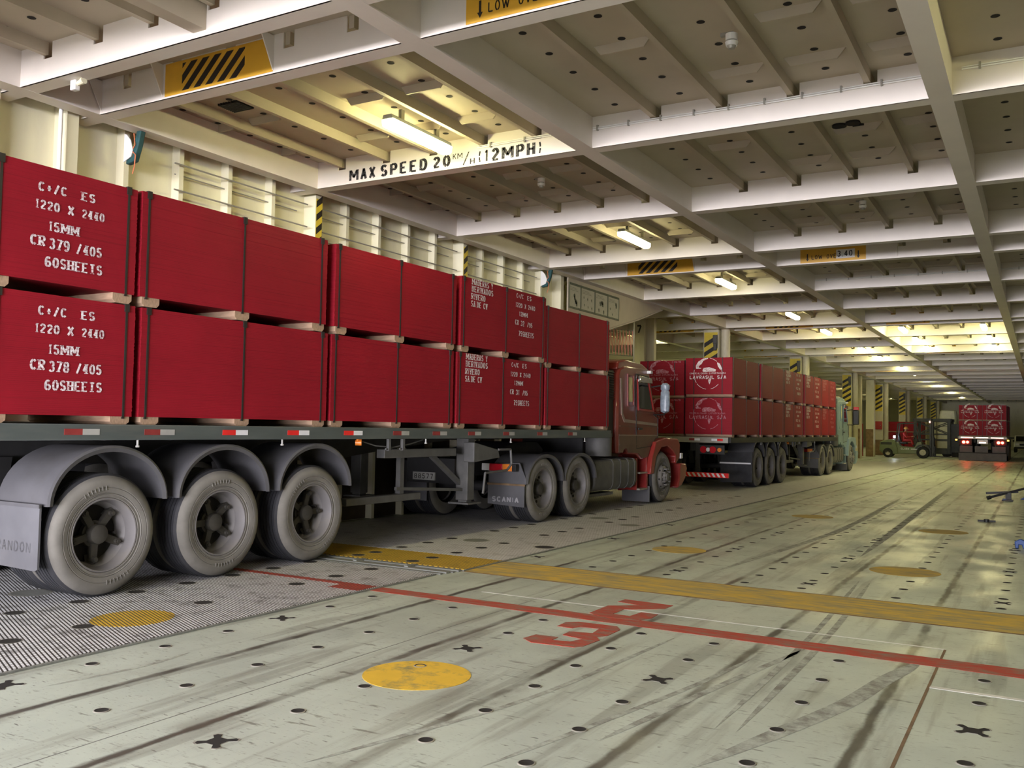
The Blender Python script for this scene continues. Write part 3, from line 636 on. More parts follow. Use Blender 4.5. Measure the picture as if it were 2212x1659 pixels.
# ---------------------------------------------------------------- ceiling lights
def light_proto():
    t = thing('ceiling_light', (0, 0, 0), 'x', 'ceiling light', 'fluorescent lights under the deck')
    MB().prism([(-.075, .02), (.075, .02), (.06, .075), (-.06, .075)], 'y', -.62, .62).build('housing', 'housing_grey', t, bevel=.008)
    MB().prism([(-.08, .02), (.08, .02), (.075, -.045), (.05, -.07), (-.05, -.07), (-.075, -.045)], 'y', -.61, .61).build('diffuser', 'lamp_tube', t)
    for s_ in (-.36, .36):
        b = MB(); b.box(-.012, .012, s_-.03, s_+.03, .075, .2); b.box(.02, .032, s_-.03, s_+.03, .07, .2); b.build('bracket', 'steel_grey', t)
    return t
lp = light_proto(); first = True
dimmed = next(c_ for c_ in lp.children if c_.name.startswith('diffuser')).data.copy(); dimmed.materials[0] = M['lamp_tube_dim']
ordn = ['first', 'second', 'third', 'fourth', 'fifth', 'sixth', 'seventh', 'eighth', 'ninth', 'tenth', 'eleventh', 'twelfth', 'thirteenth']
rows = [(-6.5, [8.9, 15.7, 21.4, 28.2, 33.2, 40.7, 45.7, 53.5, 58.6, 66., 73., 85., 97.], 'over the parked trucks'),
        (-4.02, [33.3, 37.1, 40.8], 'over the driving lane'), (-1.6, [33.3, 37.2, 41.0], 'over the lane with the brake lights'),
        (-13.0, [25.5, 33.4, 43.0, 52., 60., 68., 76., 86., 98.], 'in the side lane'), (-18.4, [28., 38., 47., 57., 67., 77., 92.], 'deep in the side lane'), (1.7, [8.4], 'out beyond the picture edge')]
for x, ys, where in rows:
    for i, yy in enumerate(ys):
        o = lp if first else copy_tree(lp); first = False
        o.location = (x, yy, 5.02 if yy < 12 else 5.03)
        if 12 < yy < 32 and x > -9: next(c_ for c_ in o.children if c_.name.startswith('diffuser')).data = dimmed
        o['label'] = '%s fluorescent ceiling light %s' % (ordn[i] if len(ys) > 1 else 'single', where)
lp['label'] = 'large glowing fluorescent ceiling light above the MAX SPEED words'

# ---------------------------------------------------------------- small fittings
def detector(x, y, z, label):
    t = thing('smoke_detector', (x, y, z), label, 'detector')
    b = MB(); b.cyl((0, 0, .0), (0, 0, .06), .055, n=18); b.cyl((0, 0, -.05), (0, 0, -.015), .05, .06, n=18); b.build('body', 'white_plastic', t)
    b = MB(); b.cyl((0, 0, -.075), (0, 0, -.05), .03, .04, n=14); b.cyl((0, 0, -.015), (0, 0, 0), .04, n=14); b.build('sensor', 'steel_grey', t)
    b = MB(); b.box(-.1, .02, -.02, .02, .05, .08); b.build('bracket', 'steel_grey', t)
detector(-2.43, 8.11, 5.09, 'white round smoke detector on a stiffener, near the cable branch')
detector(-6.30, 11.67, 5.09, 'white round detector just beyond the MAX SPEED beam')
detector(-2.40, 15.03, 5.09, 'small round detector in the third bay of the middle ceiling')
def cable(pts, y, label, clips):
    t = thing('cable', (pts[0][0], y, pts[0][1]), label, 'cable')
    b = MB(); b.tube([(p[0]-pts[0][0], -.016, p[1]-pts[0][1]) for p in pts], .009, 8); b.tube([(p[0]-pts[0][0], -.016, p[1]-pts[0][1]+.02) for p in pts], .007, 8); b.build('run', 'white_plastic', t)
    for x in clips: MB().box(x-pts[0][0]-.01, x-pts[0][0]+.01, -.03, -.0, -.02, .045).build('clip', 'steel_grey', t)
cable([(-4.66, 5.12), (-3.6, 5.115), (-2.5, 5.11), (-1.5, 5.12), (-.9, 5.12)], 9.93, 'white cable clipped along the bright beam between the middle girders', [-4.6+.4*i for i in range(10)])
cable([(-.66, 5.14), (.6, 5.14), (2.9, 5.14)], 9.93, 'white cable clipped along the yellow lit beam at the picture edge', [-.5+.45*i for i in range(8)])
cable([(-6.3, 5.12), (-5.4, 5.13), (-4.9, 5.13)], 9.93, 'short white cable on the beam above the 12MPH figures', [-6.1, -5.6, -5.1])
cable([(-4.66, 5.13), (-2., 5.13), (2.8, 5.13)], 22.49, 'thin cable along the beam behind the 3,40 sign', [-4.4+.5*i for i in range(14)])
t = thing('junction_box', (-8.34, 5.62, 4.86), 'small white box hanging under the first beam above the red load', 'junction box')
MB().box(-.04, .04, -.03, .03, -.06, .04).build('box', 'white_plastic', t, bevel=.008); MB().cyl((.04, 0, 0), (.14, 0, .02), .02, .035, n=10).build('gland', 'wall_paint', t)
t = thing('conduit_pipe', (-9.28, 6.1, 3.6), 'thin white pipe running up the wall above the red load', 'pipe')
MB().cyl((0, 0, 0), (0, 0, 1.38), .022, n=12).build('pipe', 'white_plastic', t); MB().cyl((0, 0, .48), (0, 0, .62), .03, n=12).build('coupling', 'black_plastic', t); MB().cyl((0, 0, 1.38), (0, 0, 1.44), .035, n=12).build('cap', 'black_plastic', t)
for z, y0, y1, l in ((4.70, 7.7, 10.1, 'upper pair of thin rails on the wall before the first striped frame'), (4.37, 7.7, 10.1, 'lower pair of thin rails on the wall before the first striped frame'),
                     (4.70, 10.4, 14.1, 'upper pair of thin rails on the wall between the striped frames'), (4.35, 10.4, 14.1, 'lower pair of thin rails on the wall between the striped frames'),
                     (4.68, 14.5, 17.2, 'upper pair of thin rails on the wall after the second striped frame'), (4.33, 14.5, 17.2, 'lower pair of thin rails on the wall after the second striped frame')):
    t = thing('wall_rail', (-9.36, y0, z), l, 'rail', 'thin rails along the wall')
    MB().cyl((0, 0, .04), (0, y1-y0, .04), .011, n=8).build('rail', 'steel_grey', t); MB().cyl((-.12, .1, -.06), (-.12, y1-y0-.1, -.06), .009, n=8).build('rail', 'steel_grey', t)
def wall_bag(y, z, label):
    t = thing('wall_bag', (-9.33, y, z), label, 'bag'); t.scale = (.7, .7, .62)
    MB().prism([(-.02, -.3), (.16, -.22), (.2, -.1), (.14, .1), (.04, .22), (-.02, .24)], 'y', -.0, .02).build('white_board', 'white_plastic', t, bevel=.004)
    MB().prism([(.0, -.34), (.2, -.3), (.3, .0), (.36, .3), (.26, .34), (.2, .05), (.15, -.2), (0, -.26)], 'y', .03, .14).build('bag', 'teal_canvas', t, bevel=.02)
    MB().tube([(.2, .02, .22), (.24, .02, .0), (.16, .02, -.1), (.26, .02, -.2), (.24, .02, -.42), (.2, .02, -.55)], .009, 6).build('cord', 'orange_cord', t)
wall_bag(6.95, 4.74, 'white board with a dark teal bag and orange cord above the first bundle')
wall_bag(17.35, 4.74, 'small white board with a teal bag on the wall near the posters')
for i, (y, z0, z1, dx) in enumerate(((10.25, 3.2, 4.86, 0), (14.28, 3.2, 4.86, 0))):
    s = MB(); xf = -9.313
    k = 0; z = z1-.14
    while z > z0: s.add([(xf, y-.01, z), (xf, y+.115, z+.1), (xf, y+.115, z+.2), (xf, y-.01, z+.1)], [(0, 1, 2, 3)], 1); z -= .2
    s.box(xf-.004, xf-.001, y-.012, y+.118, z0, z1, 0)
    tag(s.build('hazard_stripes', ['hazard_yellow', 'black_paint'], smooth=False), 'black and yellow stripes on the wall frame '+['above the second red bundle', 'above the fourth red bundle'][i], 'marking')
for i, (x, y) in enumerate(((-9.66, 18.75), (-9.72, 19.45))):
    p = MB(); p.cyl((x, y, 0), (x, y, ZB if i == 0 else ZB), .085, n=20); p.cyl((x, y, 3.9), (x, y, 3.93), .095, n=20); p.cyl((x, y, 4.55), (x, y, 4.58), .095, n=20)
    tag(p.build('post', 'wall_paint'), 'round white post beside the posters, '+['against the wall', 'further from the wall'][i], 'post')
# striped pillars under the girder, and the plain posts between
def pillar(x, y, label, w=.52, d=.35, n=None, stripes=True, ztop=ZB, hood=True):
    t = thing('pillar', (x, y, 0), label, 'pillar', 'square pillars along the girder')
    MB().box(-w/2, w/2, -d/2, d/2, 0, ztop).build('shaft', 'pillar_paint', t, bevel=.02)
    MB().cyl((w/2+.16, .1, 0), (w/2+.16, .1, ztop), .15, n=20).build('column', 'pillar_paint', t)
    MB().box(-w/2-.004, w/2+.004, -d/2-.004, d/2, 0, 1.05).build('rusty_foot', 'rusty_steel', t)
    if stripes:
        s = MB(); f = -d/2-.006; z = 3.05; s.add([(-w/2+.03, f+.002, 3.0), (w/2-.03, f+.002, 3.0), (w/2-.03, f+.002, ztop-.1), (-w/2+.03, f+.002, ztop-.1)], [(0, 1, 2, 3)], 0)
        while z < ztop-.5:
            s.add([(-w/2+.03, f, z), (w/2-.03, f, z+.28), (w/2-.03, f, z+.43), (-w/2+.03, f, z+.15)], [(0, 1, 2, 3)], 1); z += .31
        s.build('stripes', ['hazard_yellow', 'black_paint'], t, smooth=False)
    if hood:
        h = MB(); h.box(.1, .24, -d/2-.14, -d/2-.01, ztop-.5, ztop-.2); h.cyl((.17, -d/2-.09, ztop-.72), (.17, -d/2-.09, ztop-.48), .06, n=14); h.build('floodlight', 'frame_grey', t, bevel=.02)
    return t
for i, y in enumerate((30.2, 42.4, 55.1, 67.1, 79.2, 91.5, 103.5)):
    pillar(-9.62, y, '%s black and yellow striped pillar along the girder, counted from the red cab' % ordn[i], stripes=True)
for y, l in ((57.6, 'plain beige post with a rusty foot, first of two beyond the pale blue cab'), (62.6, 'plain beige post with a rusty foot, second of two beyond the pale blue cab')):
    t = thing('pillar', (-9.5, y, 0), l, 'pillar')
    MB().box(-.25, .25, -.25, .25, 0, ZB).build('shaft', 'pillar_paint', t, bevel=.02); MB().box(-.255, .2, -.255, .25, 0, 1.75).build('rusty_foot', 'rusty_steel', t)
t = thing('pillar', (-10.9, 27.0, 0), 'cream pillar with a black 7 at its top, behind the red cab', 'pillar')
MB().box(-.17, .17, -.17, .17, 0, ZB+.2).build('shaft', 'pillar_paint', t, bevel=.015); MB().box(.17, .42, .0, .2, 0, ZB+.2).build('flange', 'pillar_paint', t)
s = MB(); text(s, '7', lambda x, z: (x, -.175, z), -.09, 4.5, .27, .22, tv=.3, th=.2, serif=False); s.build('figure', 'black_paint', t, smooth=False)
# pink zig zag strap net strung between two rails
t = thing('strap_net', (-9.75, 23.0, 0), 'pink zigzag straps strung between two rails beside the pillar with the 7', 'net')
z = MB(); n = 9
for i in range(n):
    xa = -.62+.092*i; z.bar((xa, 0, 4.27-.014*i), (xa+.055, .03, 3.56-.01*i), .014, .03); z.bar((xa+.055, .03, 3.56-.01*i), (xa+.092, 0, 4.26-.014*i), .014, .03)
z.build('zigzag_strap', 'pink_strap', t, smooth=False)
MB().bar((-.95, .02, 4.30), (.24, .02, 4.15), .02).build('rail', 'steel_grey', t); MB().bar((-.95, .02, 3.57), (.24, .02, 3.47), .02).build('rail', 'steel_grey', t)
for x in (.24, -.95): MB().cyl((x, .02, 0), (x, .02, 4.6), .022, n=10).build('upright', 'pillar_paint', t)

# ---------------------------------------------------------------- wheels
NT = 56
def make_wheel(kind, s=1):
    """a wheel at the origin, outer face at x=0, facing +x (s=1) or -x"""
    rim = MB()
    if kind == 'trailer':
        rim.lathe([(.318, -.004), (.312, .004), (.302, .002), (.296, -.02), (.288, -.06), (.280, -.115), (.262, -.135), (.250, -.165), (.245, -.22)], (0, 0, 0), NT, sgn=s)
    elif kind == 'drive':
        rim.lathe([(.318, -.004), (.312, .004), (.302, .0), (.292, -.04), (.28, -.10), (.262, -.125), (.2, -.14), (.16, -.13)], (0, 0, 0), NT, sgn=s)
    elif kind == 'front':
        rim.lathe([(.318, -.004), (.312, .006), (.30, .0), (.285, -.03), (.262, -.03), (.235, .02), (.20, .055), (.15, .06)], (0, 0, 0), NT, sgn=s)
    else:
        rim.lathe([(.318, -.004), (.30, 0), (.29, -.05), (.28, -.24)], (0, 0, 0), NT, sgn=s)
    w = rim.build('wheel', 'rim_dusty')
    t = MB()
    t.lathe([(.312, -.012), (.325, .006), (.345, .004), (.352, .012), (.357, .006), (.362, .013), (.385, .018), (.40, .0205), (.405, .0165), (.41, .021), (.43, .022), (.468, .012), (.490, -.008), (.505, -.028)], (0, 0, 0), NT, 0, s)
    pr = [(.505, -.028), (.520, -.045)]
    x = -.05
    for i in range(5): pr += [(.525, x), (.525, x-.032), (.513, x-.034), (.513, x-.042)]; x -= .042
    pr += [(.525, x), (.525, x-.02), (.505, x-.045)]
    t.lathe(pr, (0, 0, 0), NT, 1, s)
    t.lathe([(.505, x-.045), (.47, x-.06), (.40, x-.062), (.32, x-.05)], (0, 0, 0), NT, 0, s)
    if kind != 'inner':
        for a0 in (70, 250):                                # raised maker's bars on the sidewall
            for i in range(7):
                a = R(a0+i*5); r = .405
                t.bar((s*.0205, r*math.cos(a)*.95, r*math.sin(a)*.95), (s*.0205, r*math.cos(a)*1.04, r*math.sin(a)*1.04), .012, .006)
    t.build('tyre', ['tyre_wall', 'tyre_tread'], w)
    h = MB()
    if kind == 'trailer':
        h.cyl((-s*.24, 0, 0), (-s*.22, 0, 0), .25, n=32, mi=1)
        h.cyl((-s*.2, 0, 0), (-s*.075, 0, 0), .095, .082, n=24); h.cyl((-s*.075, 0, 0), (-s*.055, 0, 0), .082, .05, n=24)
        h.cyl((-s*.2, 0, 0), (-s*.15, 0, 0), .115, n=24)
        for k in range(5):
            a = R(28+72*k); c, d = math.cos(a), math.sin(a)
            h.bar((-s*.15, .08*c, .08*d), (-s*.15, .215*c, .215*d), .05, .06); h.cyl((-s*.17, .215*c, .215*d), (-s*.10, .22*c, .22*d), .034, .026, n=10)
            h.cyl((-s*.10, .22*c, .22*d), (-s*.085, .22*c, .22*d), .016, n=8)
            h.bar((-s*.19, .18*c, .18*d), (-s*.16, .27*c, .27*d), .07, .05)
        h.cyl((-s*.1, .16, -.07), (-s*.2, .16, -.07), .012, n=8, mi=1)
    elif kind == 'drive':
        h.cyl((-s*.2, 0, 0), (-s*.12, 0, 0), .165, n=28); h.cyl((-s*.12, 0, 0), (-s*.03, 0, 0), .10, .09, n=24); h.cyl((-s*.03, 0, 0), (-s*.02, 0, 0), .09, .06, n=24)
        for k in range(10):
            a = R(36*k); h.cyl((-s*.13, .14*math.cos(a), .14*math.sin(a)), (-s*.095, .14*math.cos(a), .14*math.sin(a)), .014, n=6)
        for k in range(8):
            a = R(45*k+10); h.cyl((-s*.14, .21*math.cos(a), .21*math.sin(a)), (-s*.128, .21*math.cos(a), .21*math.sin(a)), .024, n=12, mi=1)
    elif kind == 'front':
        h.cyl((0, 0, 0), (s*.10, 0, 0), .12, .105, n=24); h.cyl((s*.10, 0, 0), (s*.125, 0, 0), .085, .07, n=24)
        for k in range(10):
            a = R(36*k); h.cyl((s*.05, .165*math.cos(a), .165*math.sin(a)), (s*.125, .165*math.cos(a), .165*math.sin(a)), .017, n=6)
        for k in range(8):
            a = R(45*k+10); h.cyl((s*.015, .232*math.cos(a), .232*math.sin(a)), (s*.03, .232*math.cos(a), .232*math.sin(a)), .02, n=10, mi=1)
    else: h.cyl((-s*.2, 0, 0), (-s*.15, 0, 0), .28, n=24, mi=1)
    h.build('hub', ['hub_dusty' if kind != 'front' else 'rim_dusty', 'hole_dark'], w)
    return w
WP = {}
def wheel(kind, s, parent, loc, rot=0.):
    if (kind, s) not in WP: o = WP[(kind, s)] = make_wheel(kind, s)
    else: o = copy_tree(WP[(kind, s)])
    o.parent = parent; o.location = loc; o.rotation_euler = (R(rot), 0, 0); return o

def fender(vc, zc, rx, rz, u0, u1, name='fender', m='fender_plastic', th=.018, lip=.055, parent=None, a0=0, a1=180):
    o = ell(vc, zc, rx, rz, a0, a1, 24); i = ell(vc, zc, rx-th, rz-th, a0, a1, 24); l = ell(vc, zc, rx-lip, rz-lip, a0, a1, 24)
    b = MB(); n = len(o)
    b.strip([(u0, *p) for p in o], [(u1, *p) for p in o]); b.strip([(u0-.02, *p) for p in i], [(u1, *p) for p in i])
    b.strip([(u0, *p) for p in o], [(u0+.012, p[0], p[1]) for p in ell(vc, zc, rx-.02, rz-.02, a0, a1, 24)])
    b.strip([(u0+.012, p[0], p[1]) for p in ell(vc, zc, rx-.02, rz-.02, a0, a1, 24)], [(u0, *p) for p in l]); b.strip([(u0-.02, *p) for p in i], [(u0, *p) for p in l])
    return b.build(name, m, parent)

# ---------------------------------------------------------------- semi-trailers
def semi_trailer(loc, rz, label, dz=0., plate='RANDON', tail=None, sides=(1,), rail='rail_grey', legs=True, refl=True):
    t = thing('semi_trailer', loc, label, 'trailer', 'flatbed trailers loaded with red bundles', rz)
    zt = 1.47+dz; V0, V1 = 2.62, 15.42
    MB().box(-2.52, .03, V0, V1, zt-.05, zt).build('deck', 'chassis_dark', t)
    for u in (.0, -2.56): MB().box(u, u+.065, V0, V1, zt-.135, zt-.001).build('side_rail', rail, t, bevel=.006)
    MB().box(-2.5, .0, V0-.03, V0+.03, zt-.14, zt-.001).build('rear_rail', 'steel_grey' if tail else rail, t, bevel=.006)
    for u in (-.95, -1.65): MB().prism([(V0+.1, zt-.35), (9.0, zt-.42), (10.2, zt-.30), (11.6, zt-.18), (V1, zt-.16), (V1, zt-.05), (V0+.1, zt-.05)], 'x', u-.06, u+.06).build('chassis_beam', 'chassis_dark', t)
    c = MB()
    for k in range(18): c.box(-2.48, 0, V0+.4+k*.7, V0+.47+k*.7, zt-.14, zt-.05)
    c.build('cross_members', 'chassis_dark', t)
    vs = (5.13, 6.40, 7.68)
    for v in vs:
        MB().cyl((-.3, v, .525), (-2.2, v, .525), .075, n=14).build('axle', 'chassis_dark', t)
        b = MB(); 
        for u in (-.85, -1.65): b.box(u-.05, u+.05, v-.5, v+.5, .60, .68); b.prism([(v-.62, zt-.3), (v-.5, .6), (v-.42, .6), (v-.35, zt-.3)], 'x', u-.06, u+.06)
        b.build('suspension', 'chassis_dark', t)
        wheel('trailer', 1, t, (.03, v, .525), random.uniform(0, 70)); wheel('inner', 1, t, (-.31, v, .525))
        wheel('inner', -1, t, (-2.53, v, .525)); wheel('inner', -1, t, (-2.19, v, .525))
        fender(v+.03, .80, .585, .49, .05, -.64, parent=t)
        f = fender(v+.03, .80, .585, .49, -2.0, -2.55, parent=t)
    for u in (-.62, -2.54): MB().prism([(u, .80), (u+.64, .82), (u+.64, .30), (u+.60, .285), (u, .295)], 'y', 4.535, 4.553).build('mud_flap', 'flap_rubber', t)
    if plate:
        s = MB(); text(s, plate, lambda x, z: (x, 4.5335, z), -.56, .42, .09, .5, tv=.2, th=.16, serif=False); s.build('flap_lettering', 'fender_plastic', t, smooth=False)
    MB().box(-.63, .03, 4.522, 4.533, .79, .82).build('flap_bar', 'fender_plastic', t)
    if refl:
        for i, v in enumerate((4.69, 5.46, 6.35, 7.23, 8.12, 9.02, 9.85, 10.69, 11.62, 12.65, 13.7)):
            b = MB(); L = .165
            a, w = (('reflector_dull', 'reflector_grey') if i in (0, 1, 5, 6, 7, 8, 9, 10) else ('reflector_red', 'reflector_white'))
            b.box(.065, .068, v, v+L, zt-.09, zt-.04, 0); b.box(.065, .068, v+L, v+2*L*.98, zt-.09, zt-.04, 1)
            b.build('reflector', [a, w], t, smooth=False)
    if legs:
        for u in (-.25, -2.2):
            b = MB(); b.box(u-.1, u+.1, 11.02, 11.2, .45, zt-.14); b.box(u-.075, u+.075, 11.04, 11.18, .42, .5); b.build('landing_leg', 'frame_grey', t, bevel=.01)
            MB().box(u-.17, u+.17, 10.94, 11.28, .40, .425).build('leg_foot', 'frame_grey', t)
        MB().bar((-.3, 10.3, 1.12), (-.3, 11.05, .68), .06).build('leg_brace', 'frame_grey', t)
        MB().bar((-.25, 9.5, .69), (-.25, 11.05, .60), .04).build('leg_tie', 'frame_grey', t)
        MB().prism([(10.95, 1.28), (11.6, 1.17), (11.65, 1.05), (10.95, 1.0)], 'x', -.18, .0).build('winch_box', 'frame_grey', t, bevel=.01)
        MB().tube([(.0, 11.6, 1.17), (.0, 11.95, 1.17), (.02, 11.95, .95), (.0, 11.85, .86), (.0, 11.25, .84), (.0, 11.2, .55)], .018, 8).build('crank_handle', 'frame_grey', t)
        MB().box(-.25, -.12, 9.1, 10.68, 1.09, 1.20).build('guard_beam', 'frame_grey', t, bevel=.008)
        MB().box(-.32, -.2, 8.5, 9.98, .53, .62).build('guard_rail', 'frame_grey', t, bevel=.008)
        MB().box(-.31, -.24, 9.58, 9.66, .6, 1.15).build('guard_post', 'frame_grey', t)
        b = MB(); b.cyl((-.05, 8.46, zt-.18), (.01, 8.5, zt-.18), .035, n=14); b.box(-.03, .0, 8.45, 8.51, zt-.16, zt-.1); b.build('marker_lamp', 'orange_lens', t)
        for v in (9.01, 9.29):
            b = MB(); b.box(-.01, .03, v-.02, v+.02, zt-.28, zt-.13); b.cyl((.01, v-.06, zt-.26), (.01, v+.06, zt-.26), .012, n=8); b.build('strap_ratchet', 'frame_grey', t)
        for v in (5.42, 7.19, 9.75, 11.9, 14.4):
            b = MB(); b.cyl((.03, v, zt-.19), (.03, v, zt-.13), .01, n=8); b.cyl((.03, v, zt-.20), (.03, v, zt-.185), .018, n=8); b.build('hook', 'reflector_grey', t)
        MB().tube([(-.05, 8.55, zt-.16), (-.02, 8.8, zt-.22), (.0, 9.1, zt-.24), (-.02, 9.5, zt-.2), (-.05, 9.8, zt-.15)], .008, 6).build('air_hose', 'frame_grey', t)
    if tail == 'round':
        for u, m in ((-.62, 'red_lens'), (-.38, 'red_lens'), (-.5, 'clear_lens'), (-.21, 'orange_lens')):
            MB().cyl((u, V0-.06, zt-.31), (u, V0+.02, zt-.31), .085 if m == 'red_lens' else .05, n=20).build('tail_lamp', m, t)
        MB().box(-.75, -.1, V0+.0, V0+.05, zt-.42, zt-.2).build('lamp_board', 'chassis_dark', t)
        u_ = MB(); u_.box(-2.4, .0, V0+.02, V0+.08, .33, .445, 0)
        for k in range(19):
            x = -2.38+.125*k; u_.add([(x, V0+.018, .34), (x+.06, V0+.018, .34), (x+.0, V0+.018, .435), (x-.06, V0+.018, .435)], [(0, 1, 2, 3)], 1)
        u_.build('underrun_bar', ['reflector_red', 'reflector_white'], t, smooth=False)
        for u in (-.8, -1.7): MB().box(u-.05, u+.05, V0+.03, V0+.1, .44, zt-.15).build('underrun_post', 'chassis_dark', t)
        for i, (u, m) in enumerate(((-.42, 'reflector_white'), (-.27, 'reflector_red'), (-.86, 'reflector_white'), (-1.0, 'reflector_dull'), (-1.6, 'reflector_white'), (-1.75, 'reflector_dull'))):
            MB().box(u, u+.14, V0-.035, V0-.03, zt-.09, zt-.035).build('reflector', m, t, smooth=False)
        MB().prism([(-.8, .90), (.06, .95), (.06, .15), (-.8, .12)], 'y', 4.50, 4.52).build('rear_flap', 'tyre_tread', t)
        MB().box(-.82, .02, 4.49, 4.50, .62, .66).build('flap_strip', 'reflector_white', t)
    if tail == 'lit':
        for u in (-.5, -1.28, -2.06): MB().box(u-.32, u+.32, V0-.04, V0-.03, zt-.03-.05, zt-.03).build('glowing_reflector_strip', 'marker_white', t)  # reflector strips made to glow by an emissive material
        for u in (-.3, -2.1):
            b = MB(); b.cyl((u-.13, V0-.05, zt-.33), (u-.13, V0, zt-.33), .085, n=18); b.cyl((u+.07, V0-.05, zt-.33), (u+.07, V0, zt-.33), .075, n=18); b.build('tail_lamp', 'tail_red', t)
            MB().box(u-.38, u+.3, V0-.0, V0+.05, zt-.5, zt-.18).build('lamp_board', 'chassis_dark', t)
        for u in (-2.62, .06): MB().cyl((u-.05, V0-.02, zt-.2), (u+.05, V0-.02, zt-.2), .04, n=12).build('side_marker', 'marker_orange', t)
        MB().box(-1.52, -.98, V0-.03, V0-.01, zt-.42, zt-.17).build('number_plate', 'reflector_white', t)
        MB().box(-1.42, -1.08, V0-.035, V0-.03, zt-.38, zt-.31).build('plate_lamp', 'marker_white', t)
        for u in (-2.45, -1.65, -.75): MB().box(u, u+.68, V0+.02, V0+.05, .46, zt-.55).build('rear_flap', 'fender_plastic', t)
        MB().box(-2.5, -.02, V0-.03, V0+.0, .02, .44).build('bumper_flap', 'fender_plastic', t)
        MB().box(-2.5, -.02, V0-.03, V0+.02, .44, .50).build('bumper_beam', 'chassis_dark', t)
    return t

# ---------------------------------------------------------------- tractors
def tractor(loc, rz, label, body, dirty, bright, stripe, bagged, mirror_mat, lettered=True):
    t = thing('truck', loc, label, 'truck', 'truck tractors', rz); A = lambda b, n, m, **k: b.build(n, m, t, **k)
    for u in (-.95, -1.65): A(MB().box(u-.05, u+.05, 11.75, 19.2, .72, .98), 'chassis_beam', 'chassis_dark')
    A(MB().prism([(12.9, 1.12), (13.6, 1.24), (14.3, 1.24), (14.5, 1.12), (14.5, .98), (12.9, .98)], 'x', -1.75, -.85), 'fifth_wheel', 'chassis_dark')
    for v in (12.97, 14.22):
        wheel('drive', 1, t, (.0, v, .525), random.uniform(0, 30)); wheel('inner', 1, t, (-.34, v, .525)); wheel('inner', -1, t, (-2.5, v, .525)); wheel('inner', -1, t, (-2.16, v, .525))
        A(MB().cyl((-.3, v, .525), (-2.2, v, .525), .085, n=14), 'axle', 'chassis_dark')
        fender(v+.06, .63, .62, .45, .03, -.66, parent=t); fender(v+.06, .63, .62, .45, -1.9, -2.52, parent=t)
    wheel('front', 1, t, (.0, 18.13, .525)); wheel('front', -1, t, (-2.5, 18.13, .525)); A(MB().box(-2.3, -.2, 18.08, 18.18, .45, .56), 'axle', 'chassis_dark')
    A(MB().prism([(-.66, .92), (-.1, .95), (.02, .70), (.02, .62), (-.66, .62)], 'y', 12.40, 12.42), 'fender_back', 'flap_rubber')
    A(MB().prism([(-.66, .61), (.0, .60), (.0, .27), (-.66, .30)], 'y', 12.385, 12.40), 'mud_flap', 'flap_rubber'); A(MB().box(-.67, .01, 12.378, 12.39, .595, .625), 'flap_bar', 'rusty_steel')
    A(MB().box(-2.5, -1.84, 12.385, 12.40, .27, .92), 'mud_flap', 'flap_rubber')
    if lettered:
        s = MB(); text(s, 'SCANIA', lambda x, z: (x, 12.3825, z), -.58, .335, .085, .5, tv=.30, th=.2, serif=False, gap=.18); A(s, 'flap_lettering', 'lettering_grey', smooth=False)
    b = MB(); b.box(-.72, -.58, 12.28, 12.37, .82, .93, 0); b.box(-.58, -.34, 12.28, 12.37, .82, .93, 1); b.box(-.34, -.17, 12.28, 12.37, .82, .93, 2); b.box(-.17, -.10, 12.28, 12.37, .82, .93, 3)
    A(b, 'tail_lamp', ['clear_lens', 'red_lens', 'orange_lens', 'black_plastic'], bevel=.008)
    A(MB().box(-1.75, -.85, 11.72, 11.8, .62, 1.0), 'rear_member', 'chassis_dark')
    A(MB().box(-1.62, -1.2, 11.70, 11.72, .66, .78), 'number_plate', 'reflector_grey')
    s = MB(); text(s, '88577', lambda x, z: (x, 11.695, z), -1.59, .68, .08, .38, tv=.22, th=.15, serif=False); A(s, 'plate_figures', 'black_paint', smooth=False)
    # fuel tank with its bands, steps
    prof = [(-.06, .42), (-.03, .5), (-.03, .86), (-.07, .93), (-.62, .95), (-.66, .9), (-.66, .44), (-.6, .37), (-.12, .37)]
    A(MB().prism(prof, 'y', 14.95, 16.86), 'fuel_tank', 'frame_grey', bevel=.03)
    for v in (15.75, 16.1, 16.45, 16.75): A(MB().prism([((p[0]+.33)*1.03-.33, (p[1]-.65)*1.03+.65) for p in prof], 'y', v-.03, v+.03), 'tank_band', 'frame_grey')
    A(MB().box(-.4, -.15, 14.8, 16.0, .27, .32), 'tank_bracket', 'frame_grey'); A(MB().box(-2.46, -1.86, 14.95, 16.86, .37, .95), 'battery_box', 'frame_grey', bevel=.03)
    b = MB(); b.box(-.55, -.1, 17.0, 17.05, .30, .93); b.box(-.5, -.42, 17.0, 17.5, .28, .98); b.box(-.52, -.06, 17.42, 17.5, .30, .98); A(b, 'step_frame', bright, bevel=.01)
    for z in (.30, .62): A(MB().box(-.45, -.04, 17.03, 17.44, z, z+.03), 'step', 'steel_grey')
    A(MB().box(-.62, -.02, 17.49, 17.51, .04, .36), 'front_mud_flap', 'flap_rubber')
    # cab
    prof = [(15.98, 1.04), (15.96, 1.3), (15.98, 2.52), (16.06, 2.66), (16.3, 2.72), (17.40, 2.72), (17.54, 2.64), (17.80, 1.82), (18.0, 1.76), (18.02, 1.30), (17.86, 1.30), (17.62, 1.14), (17.48, .92), (17.15, .90), (16.95, 1.0), (16.5, 1.02), (16.4, 1.1), (16.25, 1.1), (16.18, 1.02)]
    A(MB().prism(prof, 'x', -2.44, -.06), 'cab', body, bevel=.05)
    A(MB().prism([(15.97, 2.62), (16.02, 2.78), (16.4, 2.84), (17.2, 2.80), (17.56, 2.70), (17.58, 2.64)], 'x', -2.42, -.08), 'roof_cap', body, bevel=.03)
